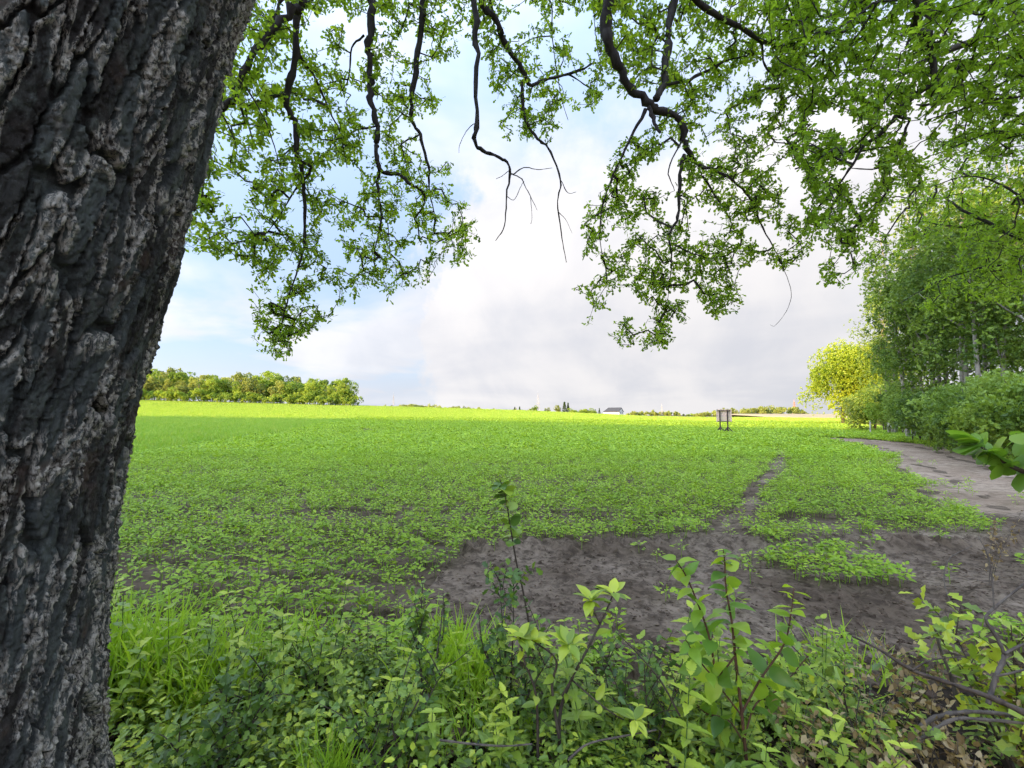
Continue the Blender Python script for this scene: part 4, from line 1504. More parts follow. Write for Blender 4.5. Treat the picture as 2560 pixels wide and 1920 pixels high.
# ------------------------------------------------------------------ woodland behind and left of the camera (casts the long evening shade)
def shade_wood():
    rr = np.random.default_rng(17)
    pts, sc = [], []
    front = np.array([(-46, -36), (-62, -14), (-88, 4), (-112, 12), (-140, 18), (-175, 20), (-215, 22), (-260, 24)], float)
    cs = smooth_path(np.column_stack([front, np.zeros(len(front))]), 12)[:, :2]
    for dep in (0, 5, 10, 16, 24, 34):
        for q in cs[::2]:
            p = q + SUN_H * dep + rr.normal(size=2) * 1.0
            pts.append((p[0], p[1], float(ground_z(*p)) - .3)); sc.append(1.62 * rr.uniform(.93, 1.05))
    n1 = len(pts)
    # the row of trees the camera stands in
    for x, y, s in [(-7.5, -4, 1.15), (-11, -2.5, 1.35), (-15, -5, 1.6), (-19, -4, 1.65), (-23, -9, 1.75), (-28, -10, 1.75)]:
        pts.append((x, y, -.2)); sc.append(s)
    n = len(pts)
    rot = np.column_stack([np.zeros(n), np.zeros(n), rr.random(n) * 6.28])
    dense = tree_meshes(700, 12.0, 4.4, 0.6, 900, 1.25, MAT['forest1'], MAT['darkbark'], 24, 1, .3, .35)
    src = thing("woodland_tree", "dense tree of the wood behind the camera", "tree", (-6.0, -16.0, 0))
    src.name = "woodland_tree"
    a = obj("trunk", dense[0], src); b = obj("crown", dense[1], src)
    scatter("woodland", pts, rot, sc, np.zeros(n), [b], "wood behind and to the left of the viewer")
    scatter("woodland_trunks", pts, rot, sc, np.zeros(n), [a], "trunks of the wood behind the viewer")


shade_wood()

# ------------------------------------------------------------------ crops
BEAN_LABEL = "young bean plant with broad pale green leaves in the first crop rows behind the brush"
BEAN_GROUP = "bean plants nearest the brush"


def bean_mesh(seed, h=0.15, n=15, size=0.050):
    rr = np.random.default_rng(seed)
    g = Geo()
    g.tube(np.array([[0, 0, -.02], [.005, 0, h * .5], [0.01, .005, h]]), [.003, .0025, .002], 4, .3)
    a = np.arange(n) * 2.4 + rr.random() * 6
    z = h * (0.45 + 0.6 * rr.random(n))
    rad = 0.015 + .05 * rr.random(n)
    pos = np.column_stack([np.cos(a) * rad, np.sin(a) * rad, z])
    ax = np.column_stack([np.cos(a), np.sin(a), 0.15 + .35 * rr.normal(size=n)])
    nr = np.array([0, 0, 1.0]) + rdir(n, rr) * .3
    g.leaves(OVATE_S, pos, ax, nr, size * rr.uniform(.65, 1.25, n), np.clip(rr.normal(.5, .2, n), 0, 1))
    return g.mesh("crop_plant", MAT['bean'])


def cereal_mesh(seed, n=22, h=0.36, spread=0.16):
    rr = np.random.default_rng(seed)
    g = Geo()
    p = np.column_stack([rr.normal(size=(n, 2)) * spread, np.zeros(n)])
    ax = np.column_stack([rr.normal(size=(n, 2)) * .35, np.ones(n)])
    T = (BLADE[0] * np.array([2.2, 1, 1]), BLADE[1])
    g.leaves(T, p, ax, np.column_stack([rr.normal(size=(n, 2)), np.zeros(n)]), h * rr.uniform(.6, 1.2, n), np.clip(rr.normal(.5, .2, n), 0, 1))
    return g.mesh("cereal_tuft", MAT['cereal'])


def bean_patch_mesh(seed):
    """a half-metre stretch of crop for the distance"""
    rr = np.random.default_rng(seed)
    g = Geo()
    n = 46
    pos = np.column_stack([rr.uniform(-.36, .36, n), rr.uniform(-.25, .25, n), rr.uniform(.05, .17, n)])
    a = rr.random(n) * 6.28
    ax = np.column_stack([np.cos(a), np.sin(a), .15 + .4 * rr.normal(size=n)])
    g.leaves((np.array([[-.32, .4, .05], [0, 0, 0], [.32, .4, .05], [0, 1, -.08]]), np.array([[0, 1, 3], [1, 2, 3]])), pos, ax, np.array([0, 0, 1.]) + rdir(n, rr) * .35, .105 * rr.uniform(.6, 1.3, n), np.clip(rr.normal(.5, .25, n), 0, 1))
    return g.mesh("crop_plant", MAT['bean'])


BEANS = [bean_mesh(800 + i) for i in range(5)]
CEREAL = [cereal_mesh(820 + i) for i in range(3)]
BPATCH = [bean_patch_mesh(830 + i) for i in range(3)]
cereal_edge = lambda y: -10.85 - 0.2016 * y          # cereal stands left of this line


def is_cereal(P):
    w = 0.6 * vnoise(P[:, 0] * .4, P[:, 1] * .4, seed=70)
    return (P[:, 0] + w < cereal_edge(P[:, 1])) | (P[:, 1] + w * 2 > 92 + 0.12 * P[:, 0])


def in_view(P, m=0.12):
    return (np.abs(P[:, 0]) < (1.09 + m) * P[:, 1] + 1.0)


def crops():
    rr = np.random.default_rng(55)
    ca, sa = math.cos(math.radians(2.5)), math.sin(math.radians(2.5))
    near_pts = []
    # rows of single plants, 3 to 17 m
    rows = []
    for i in range(50):
        y0 = 2.5 + i * 0.40 + 0.03 * math.sin(i * 2.3)
        n = int(2 * (1.2 * y0 + 3) / 0.038)
        x = np.linspace(-1.2 * y0 - 3, 1.2 * y0 + 3, n) + rr.normal(0, .05, n)
        y = y0 + rr.normal(0, 0.068, n) + 0.05 * vnoise(x * .5, np.full(n, i * 3.1), seed=4)
        rows.append(np.column_stack([x * ca + y * sa, -x * sa + y * ca]))
    P = np.concatenate(rows)
    P = P[(P[:, 1] > 2.75) & (P[:, 1] < 18) & in_view(P)]
    den = 0.7 * fbm(P[:, 0] * .45, P[:, 1] * .8, o=3, seed=41) + 0.75 * fbm(P[:, 0] * .13, P[:, 1] * 1.9, o=2, seed=42) + 0.03
    keep = rr.random(len(P)) < np.clip(0.92 + 0.9 * den, 0.15, 1.0) * np.interp(P[:, 1], [2.7, 3.6, 5.0, 8], [.75, .92, 1.0, 1.0])
    P = P[keep]
    sm = soil_mask(P)
    stray = rr.random(len(P)) < 0.03 + 0.05 * (fbm(P[:, 0] * 1.3, P[:, 1] * 1.3, o=2, seed=49) > 0.25)
    P = P[~sm | stray]
    P = P[~is_cereal(P) | (P[:, 1] < 12)]
    hd = (P[:, 0] > 0) & (dist_strip(P, PATH_C + [1.5, -1.0], PATH_W) < 1.6) & (P[:, 0] > 9)
    P = P[~hd]
    # hide nothing behind the trunk
    z = surf_z(P[:, 0], P[:, 1])
    idx = rr.integers(0, 5, len(P))
    sc = np.clip(rr.normal(1.0, .2, len(P)), .5, 1.5) * np.interp(P[:, 1], [3, 6, 14, 18], [1.05, 1.0, 1.1, 1.3])
    px = to_px(np.column_stack([P, z + .08]))
    vis = (px[:, 0] > 250) & (px[:, 0] < 2540) & (px[:, 1] < 1560)
    order = np.argsort(P[:, 1] + (~vis) * 1000)
    near = order[:160]
    far = order[160:]
    protos = {}
    for k in near:
        o = obj("bean_plant", BEANS[idx[k]])
        o.location = (P[k, 0], P[k, 1], z[k] - .005)
        o.rotation_euler = (rr.normal() * .1, rr.normal() * .1, rr.random() * 6.28)
        o.scale = (sc[k],) * 3
        tag(o, BEAN_LABEL, "bean plant", BEAN_GROUP)
        protos.setdefault(idx[k], o)
    for k in range(5):
        assert k in protos
    n = len(far)
    rot = np.column_stack([rr.normal(size=(n, 2)) * .12, rr.random(n) * 6.28])
    scatter("bean_crop", np.column_stack([P[far], z[far] - .005]), rot, sc[far], idx[far], [protos[k] for k in range(5)], "bean crop covering the near field in rows")

    # ---- crop further away: half-metre stretches
    def rand_zone(y0, y1, dens):
        A = (1.09 + .14) * (y1 * y1 - y0 * y0)
        n = int(A * dens)
        y = np.sqrt(y0 * y0 + (y1 * y1 - y0 * y0) * rr.random(n))
        x = (rr.random(n) * 2 - 1) * (1.09 + .14) * y
        return np.column_stack([x, y])
    g = Geo()
    src = []
    spots = [(-1.2, 18.4), (3.1, 18.6), (7.2, 18.5)]
    for k in range(3):
        o = obj("bean_patch", BPATCH[k]); o.location = (*spots[k], float(ground_z(*spots[k])))
        tag(o, ["stretch of dense bean crop in mid field straight ahead", "stretch of dense bean crop in mid field left of the trodden footpath", "stretch of dense bean crop in mid field beside the trodden footpath"][k], "crop")
        src.append(o)
    P = np.concatenate([rand_zone(17, 34, 9.0), rand_zone(34, 62, 4.6), rand_zone(62, 96, 2.6)])
    P = P[~is_cereal(P)]
    thin = 0.6 * fbm(P[:, 0] * .16, P[:, 1] * .3, o=3, seed=43) + 0.6 * fbm(P[:, 0] * .05, P[:, 1] * .6, o=2, seed=44)
    P = P[rr.random(len(P)) < np.clip(1.05 + 1.3 * thin, .25, 1)]
    P = P[~soil_mask(P)]
    hx = np.interp(P[:, 1], [9, 20, 38, 48, 75], [10.5, 19, 30.5, 36, 50])
    P = P[P[:, 0] < hx + 3]
    sc = np.interp(P[:, 1], [17, 34, 62, 96], [1.0, 1.25, 1.6, 2.0]) * rr.uniform(.8, 1.2, len(P))
    n = len(P)
    rot = np.column_stack([rr.normal(size=(n, 2)) * .06, rr.random(n) * 6.28])
    scatter("bean_crop_distant", np.column_stack([P, ground_z(P[:, 0], P[:, 1])]), rot, sc, rr.integers(0, 3, n), src, "bean crop of the middle field")

    # ---- cereal: left strip and everything beyond
    src = []
    spots = [(-15.6, 18.2), (-17.5, 22.5), (-20.0, 27.0)]
    for k in range(3):
        o = obj("cereal_tuft", CEREAL[k]); o.location = (*spots[k], float(ground_z(*spots[k])))
        tag(o, ["tuft of green cereal beside the trunk where the cereal field begins", "tuft of green cereal a few steps behind the first one by the trunk", "tuft of green cereal furthest back of three by the field boundary"][k], "cereal")
        src.append(o)
    P = np.concatenate([rand_zone(12, 40, 10.0), rand_zone(40, 80, 5.0), rand_zone(80, 140, 3.4), rand_zone(140, 215, 2.2), rand_zone(215, 330, .5)])
    P = P[is_cereal(P) & (P[:, 1] > 11)]
    hx = np.interp(P[:, 1], [9, 20, 38, 48, 75, 120], [10.5, 19, 30.5, 36, 50, 95])
    P = P[P[:, 0] < np.where(P[:, 1] < 130, hx + 6, 1e9)]
    P = P[~((P[:, 1] > 218) & (P[:, 0] < -0.28 * P[:, 1]))]
    P = P[~((P[:, 0] > 185) & (P[:, 1] > 280))]
    sc = np.interp(P[:, 1], [12, 40, 80, 140, 215, 330], [.8, 1.0, 1.3, 1.45, 1.6, 2.0]) * rr.uniform(.75, 1.25, len(P))
    zs = ground_z(P[:, 0], P[:, 1]) - np.interp(P[:, 1], [40, 215], [0, .32])
    n = len(P)
    rot = np.column_stack([rr.normal(size=(n, 2)) * .1, rr.random(n) * 6.28])
    scatter("cereal_crop", np.column_stack([P, zs]), rot, sc, rr.integers(0, 3, n), src, "green cereal field rising to the skyline")
    # weedy grass verge along hedge foot and path
    n = 5200
    t = rr.random(n)
    yy = 10 + 62 * t ** 1.5
    hx = np.interp(yy, [9, 20, 38, 48, 75], [11.3, 19.4, 31.0, 36, 50])
    xx = hx + rr.normal(0, .9, n) + rr.random(n) * 3
    Q = np.column_stack([xx, yy])
    Q = Q[dist_strip(Q, PATH_C, PATH_W) > 1.05]
    n = len(Q)
    scatter("grass_verge", np.column_stack([Q, ground_z(Q[:, 0], Q[:, 1])]), np.column_stack([rr.normal(size=(n, 2)) * .15, rr.random(n) * 6.28]), rr.uniform(.5, 1.1, n), rr.integers(0, 3, n), src, "grass verge at the foot of the hedge row")


crops()

# ------------------------------------------------------------------ brush in the foreground
LEAFMESH = {}


def leaf_mesh(tn, tmpl, mat, v):
    k = (tn, mat, v)
    if k not in LEAFMESH:
        T = tmpl
        rv = np.random.default_rng(hash((tn, v)) % 9999 if False else v * 77 + len(tn))
        vv = T[0].copy()
        vv[:, 2] += 0.05 * np.sin(vv[:, 1] * 7 + v) * np.abs(vv[:, 0]) * 2 - 0.10 * rv.random() * vv[:, 1] ** 2
        vv[:, 0] += 0.05 * (rv.random() - .5) * vv[:, 1]
        LEAFMESH[k] = raw_mesh("leaf", vv, T[1], MAT[mat], True, dict(rnd=np.full(len(vv), np.clip(.15 + .18 * v, 0, 1))))
    return LEAFMESH[k]


def basis_matrix(pos, a, n, s):
    a = np.asarray(a, float); a = a / np.linalg.norm(a)
    n = np.asarray(n, float); n = n - (n @ a) * a
    n = n / (np.linalg.norm(n) + 1e-9)
    x = np.cross(a, n)
    M = Matrix.Identity(4)
    for i in range(3):
        M[i][0], M[i][1], M[i][2], M[i][3] = x[i] * s, a[i] * s, n[i] * s, pos[i]
    return M


class Plant:
    """collects stems and leaves of one plant, in its own coordinates"""
    def __init__(self):
        self.stems, self.lv = [], []

    def stem(self, pts, r0, r1, n=5):
        p = smooth_path(pts, n)
        self.stems.append((p, r0, r1))
        return p

    def leaf(self, pos, a, n, s, tone):
        self.lv.append((np.asarray(pos, float), np.asarray(a, float), np.asarray(n, float), s, tone))

    def along(self, path, n, rr, size, t0=.2, t1=1.0, up=.5, spread=1.0, opposite=False, tip=True, tone=(.5, .2), grow=True):
        """leaves set along a stem"""
        tan = np.gradient(path, axis=0); tan /= np.linalg.norm(tan, axis=1, keepdims=True)
        ph = rr.random() * 6.28
        for i in range(n):
            t = t0 + (t1 - t0) * i / max(1, n - 1)
            k = min(len(path) - 1, int(t * (len(path) - 1)))
            T = tan[k]
            u = np.cross(T, [0.3, 0.2, 0.9]); u /= np.linalg.norm(u) + 1e-9
            w = np.cross(T, u)
            for q in range(2 if opposite else 1):
                an = ph + (i * (1.57 if opposite else 2.4)) + q * math.pi + rr.normal() * .25
                d = math.cos(an) * u + math.sin(an) * w
                a = d * spread + T * up + [0, 0, -.12 + rr.normal() * .28]
                s = size * rr.uniform(.7, 1.25) * (1 if not grow else (1.1 - .55 * t))
                self.leaf(path[k], a, T * .5 + d * .35 + [0, 0, .7] + rr.normal(size=3) * .5, s, np.clip(rr.normal(*tone) + .25 * (t - .5), 0, 1))

    def build(self, name, label, cat, loc, tmpl, tn, leafmat, stemmat, split=False, group=None, rz=0.0, petiole=.0):
        o = thing(name, label, cat, loc, rz, group)
        g = Geo()
        for p, r0, r1 in self.stems:
            g.tube(p, np.linspace(r0, r1, len(p)), 5)
        if split:
            g = None
            for p, r0, r1 in self.stems:
                gg = Geo(); gg.tube(p, np.linspace(r0, r1, len(p)), 6)
                gg.build("stem", MAT[stemmat], o, True)
            for pos, a, n, s, tone in self.lv:
                m = leaf_mesh(tn, tmpl, leafmat, int(np.clip(tone * 5, 0, 4)))
                l = obj("leaf", m, o)
                l.matrix_local = basis_matrix(pos, a, n, s)
        else:
            g.build("stem", MAT[stemmat], o, True)
            gl_ = Geo()
            A = self.lv
            gl_.leaves(tmpl, np.array([q[0] for q in A]), np.array([q[1] for q in A]), np.array([q[2] for q in A]), np.array([q[3] for q in A]), np.array([q[4] for q in A]))
            f = gl_.build("foliage", MAT[leafmat], o)
            f['kind'] = 'stuff'
        return o


def W(px, py, Y):
    return at(px, py, Y)


def rel(pts, base):
    return [np.asarray(p) - np.asarray(base) for p in pts]


def shrub_sapling():
    """broad-leaved sapling right of centre, large single leaves"""
    rr = np.random.default_rng(61)
    base = np.array([at(1868, 1900, 1.95)[0], 1.95, 0.0])
    D = 1.95
    pl = Plant()
    S = [([(1868, 1925), (1855, 1790), (1838, 1640), (1835, 1590)], 1.95, 1.95, .007, .005),
         ([(1838, 1650), (1830, 1560), (1815, 1470), (1812, 1405), (1808, 1375)], 1.95, 1.98, .005, .002),
         ([(1790, 1700), (1775, 1600), (1745, 1510), (1715, 1440), (1690, 1400)], 1.93, 1.88, .005, .002),
         ([(1850, 1790), (1900, 1700), (1960, 1610), (1978, 1530), (1985, 1470)], 1.95, 2.02, .005, .002),
         ([(1838, 1640), (1790, 1690), (1740, 1640), (1715, 1600)], 1.95, 1.85, .004, .002),
         ([(1855, 1790), (1800, 1720), (1760, 1680), (1790, 1560)], 1.95, 2.08, .004, .002),
         ([(1862, 1840), (1890, 1760), (1950, 1720), (2020, 1640)], 1.96, 2.1, .004, .002),
         ([(1862, 1860), (1820, 1800), (1760, 1780), (1720, 1730)], 1.95, 2.05, .004, .002)]
    for j, (pts, d0, d1, r0, r1) in enumerate(S):
        P = rel(P3(pts, d0, d1), base)
        path = pl.stem(P, r0, r1, 6)
        n = (10, 22, 22, 22, 17, 18, 17, 16)[j]
        pl.along(path, n, rr, .108, .25 if j else .6, 1.0, .35, 1.0, tone=(.50, .25))
    pl.build("cherry_sapling", "broad-leaved sapling with big oval leaves in front of the bare soil, right of centre", "sapling", base, OVATE, "ovate", 'cherry', 'redstem', split=True)


def thin_sapling():
    rr = np.random.default_rng(62)
    D = 2.5
    base = np.array([at(1330, 1600, D)[0], D, 0.0])
    pl = Plant()
    path = pl.stem(rel(P3([(1345, 1690), (1312, 1500), (1290, 1400), (1275, 1310), (1262, 1235), (1250, 1200)], D), base), .006, .002, 6)
    pl.stem([(0, 0, -.05), path[0]], .007, .006)
    pl.along(path, 36, rr, .066, .5, 1.0, .3, 1.0, tone=(.5, .25), grow=False)
    pl.build("thin_sapling", "thin dark-stemmed sapling with a leafy top, standing against the bean field", "sapling", base, ROUND, "round", 'hawthorn', 'stem', split=True)


def elder_shrub():
    """branchy shrub left of the sapling with fans of bright leaves at its tips"""
    rr = np.random.default_rng(63)
    D = 2.05
    base = np.array([at(1400, 1900, D)[0], D, 0.0])
    pl = Plant()
    S = [([(1400, 1910), (1405, 1760), (1480, 1600), (1510, 1540), (1535, 1480)], 2.05, 2.2, .008, .003),
         ([(1400, 1860), (1380, 1720), (1390, 1650), (1330, 1600)], 2.05, 2.0, .007, .003),
         ([(1345, 1900), (1340, 1740), (1310, 1650), (1300, 1590)], 2.0, 2.0, .006, .003),
         ([(1500, 1560), (1480, 1520), (1478, 1500)], 2.15, 2.15, .003, .002),
         ([(1430, 1700), (1500, 1760), (1560, 1800), (1590, 1800)], 2.08, 1.95, .004, .002),
         ([(1405, 1740), (1450, 1650), (1420, 1610)], 2.06, 2.0, .004, .002)]
    for j, (pts, d0, d1, r0, r1) in enumerate(S):
        path = pl.stem(rel(P3(pts, d0, d1), base), r0, r1, 6)
        tip = path[-1]
        for k in range(9):
            a = k * 2.4 + rr.random()
            pl.leaf(tip - (path[-1] - path[-3]) * rr.random() * .6, (math.cos(a), math.sin(a), .5 + rr.normal() * .3), (0, 0, 1), .085 * rr.uniform(.8, 1.3), np.clip(rr.normal(.6, .2), 0, 1))
        pl.along(path, 8, rr, .07, .3, .9, .3, 1.0, tone=(.5, .2))
    pl.build("elder_shrub", "many-stemmed young shrub with fans of bright leaves at its shoot tips, bottom centre", "shrub", base, LANCE_W, "lance", 'weed', 'stem', split=True)


LANCE_W = strip_leaf([0, .15, .23, .19, .08, 0], [0, .15, .4, .66, .88, 1], 0.3, 0.2)


def hawthorn(name, label, px, py_top, D, n_st, spread, seed, mat='hawthorn', size=.040, dens=26, split=False):
    rr = np.random.default_rng(seed)
    bx = (px - 1280) / F * D
    base = np.array([bx, D, 0.0])
    top = at(px, py_top, D)[2]
    pl = Plant()
    for s in range(n_st):
        h = top * rr.uniform(.6, 1.0) if s else top
        d = rr.normal(size=2) * spread * (1 if s else .3)
        p = pl.stem([(0, 0, -.03), (d[0] * .3, d[1] * .3, h * .35), (d[0] * .6 + rr.normal() * .02, d[1] * .6, h * .7), (d[0], d[1], h)], .006, .0018, 6)
        pl.along(p, int(dens * .8), rr, size, .35, 1.0, .4, 1.0, tone=(.45, .22), grow=False)
        for q in range(5):
            st = p[rr.integers(int(len(p) * .35), len(p) - 2)]
            e = st + np.array([rr.normal() * spread * .6, rr.normal() * spread * .5, rr.uniform(.02, .2)])
            b = pl.stem([st, (st + e) / 2 + [0, 0, .02], e], .003, .0012, 4)
            pl.along(b, dens // 2, rr, size, .2, 1.0, .4, 1.0, tone=(.5, .22), grow=False)
    return pl.build(name, label, "shrub", base, HAW, "haw", mat, 'stem', split=split)


def nettle_proto(seed, h):
    rr = np.random.default_rng(seed)
    pl = Plant()
    n = 9
    d = rr.normal(size=2) * .06
    p = pl.stem([(0, 0, -.02), (d[0] * .4, d[1] * .4, h * .5), (d[0], d[1], h)], .0035, .0018, 8)
    tan = p[-1] - p[0]
    ph = rr.random() * 6
    for i in range(n):
        t = .28 + .72 * i / (n - 1)
        k = int(t * (len(p) - 1))
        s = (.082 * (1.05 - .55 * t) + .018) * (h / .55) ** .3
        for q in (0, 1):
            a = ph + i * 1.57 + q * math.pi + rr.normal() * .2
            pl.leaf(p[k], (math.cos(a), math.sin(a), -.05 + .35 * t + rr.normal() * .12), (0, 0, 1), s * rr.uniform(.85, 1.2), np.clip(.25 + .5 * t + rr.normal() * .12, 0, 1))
    return pl


def fg_plants():
    rr = np.random.default_rng(71)
    shrub_sapling()
    thin_sapling()
    elder_shrub()
    hawthorn("hawthorn_shrub", "tangled small-leaved hawthorn shrub below the thin sapling, bottom centre", 1275, 1440, 2.35, 6, .17, 1, dens=24)
    hawthorn("hawthorn_shrub", "narrow dark hawthorn shoot left of centre against bare soil", 1062, 1450, 2.45, 3, .06, 2, dens=26)
    hawthorn("hawthorn_shrub", "dark small-leaved hawthorn bush in the left brush behind the nettles", 800, 1585, 2.5, 5, .14, 3, dens=26)
    hawthorn("hawthorn_shrub", "low hawthorn bush with a few yellowish shoots at the bottom left", 590, 1690, 2.0, 6, .18, 4, dens=26)
    hawthorn("hawthorn_shrub", "small sprawling hawthorn right of the many-stemmed shrub", 1610, 1640, 2.2, 5, .16, 5, dens=20)
    hawthorn("hawthorn_shrub", "hawthorn sprig at the bottom edge left of centre", 1000, 1720, 1.95, 4, .15, 6, dens=22)
    hawthorn("hawthorn_shrub", "loose small-leaved shrub at the bottom right beside the fallen branches", 2110, 1640, 2.1, 4, .2, 8, mat='weed', size=.045, dens=16)
    hawthorn("bramble_shrub", "leafy pale green shrub with round leaves at the right edge by the grey branches", 2500, 1560, 2.0, 6, .2, 7, mat='weed', size=.065, dens=18)
    # nettles
    protos = []
    first = True
    NP = [nettle_proto(900 + i, h) for i, h in enumerate((.42, .5, .36, .56))]
    spots = []
    zones = [(230, 1000, 2.05, 2.95, 46, "left"), (1000, 1650, 1.95, 2.7, 26, "middle"), (1650, 2120, 1.75, 2.6, 24, "right")]
    labs = dict(left="stinging nettle in the dense brush between trunk and bare soil", middle="stinging nettle among the shrubs at the bottom centre", right="stinging nettle round the foot of the broad-leaved sapling")
    built = {}
    for p0, p1, y0, y1, n, zn in zones:
        for i in range(n):
            D = y0 + (y1 - y0) * rr.random()
            px = p0 + (p1 - p0) * (i + rr.random()) / n
            x = (px - 1280) / F * D
            k = int(rr.integers(0, 4))
            if zn == "left" and px < 560 and D < 2.2:
                D += .5
            if k not in built:
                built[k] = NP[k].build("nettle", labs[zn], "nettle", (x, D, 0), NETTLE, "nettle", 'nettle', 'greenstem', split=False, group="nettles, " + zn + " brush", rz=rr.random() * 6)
                o = built[k]
            else:
                o = copy_tree(built[k])
                o['label'] = labs[zn]; o['group'] = "nettles, " + zn + " brush"
                o.location = (x, D, 0)
                o.rotation_euler = (rr.normal() * .12, rr.normal() * .12, rr.random() * 6.28)
            s = rr.uniform(.6, 1.12)
            o.scale = (s, s, s)
    # grass tufts
    def tuft(name, label, px, D, h, n, spread, seed):
        r2 = np.random.default_rng(seed)
        x = (px - 1280) / F * D
        g = Geo()
        p = np.column_stack([r2.normal(size=(n, 2)) * spread, np.zeros(n) - .01])
        ax = np.column_stack([r2.normal(size=(n, 2)) * .25, np.ones(n)])
        T = (BLADE[0] * np.array([.75, 1, 1]), BLADE[1])
        g.leaves(T, p, ax, np.column_stack([r2.normal(size=(n, 2)), np.zeros(n)]), h * r2.uniform(.6, 1.15, n), np.clip(r2.normal(.6, .2, n), 0, 1))
        o = g.build(name, MAT['grass'])
        o.location = (x, D, 0)
        tag(o, label, "grass")
        return o
    tuft("grass_tuft", "bright green grass tuft at the bottom edge left of centre", 850, 1.95, .30, 130, .05, 1)
    tuft("grass_tuft", "long bright grass tuft in the middle of the brush beside bare soil", 1150, 2.75, .40, 230, .12, 2)
    tuft("grass_tuft", "tall grass clump right beside the oak trunk", 300, 2.6, .50, 190, .10, 3)
    tuft("grass_tuft", "grass clump in the left brush, second from the trunk", 420, 2.75, .48, 190, .13, 4)
    tuft("grass_tuft", "grass clump among the nettles in the left brush", 560, 2.6, .40, 140, .12, 5)
    tuft("grass_tuft", "thin grass clump behind the left nettles near bare soil", 760, 3.0, .33, 120, .14, 6)
    tuft("grass_tuft", "short grass clump under the hawthorn at bottom centre", 1240, 2.35, .3, 110, .12, 7)
    tuft("grass_tuft", "sparse grass clump at the foot of the brush on the right", 2080, 2.9, .28, 70, .15, 8)


fg_plants()


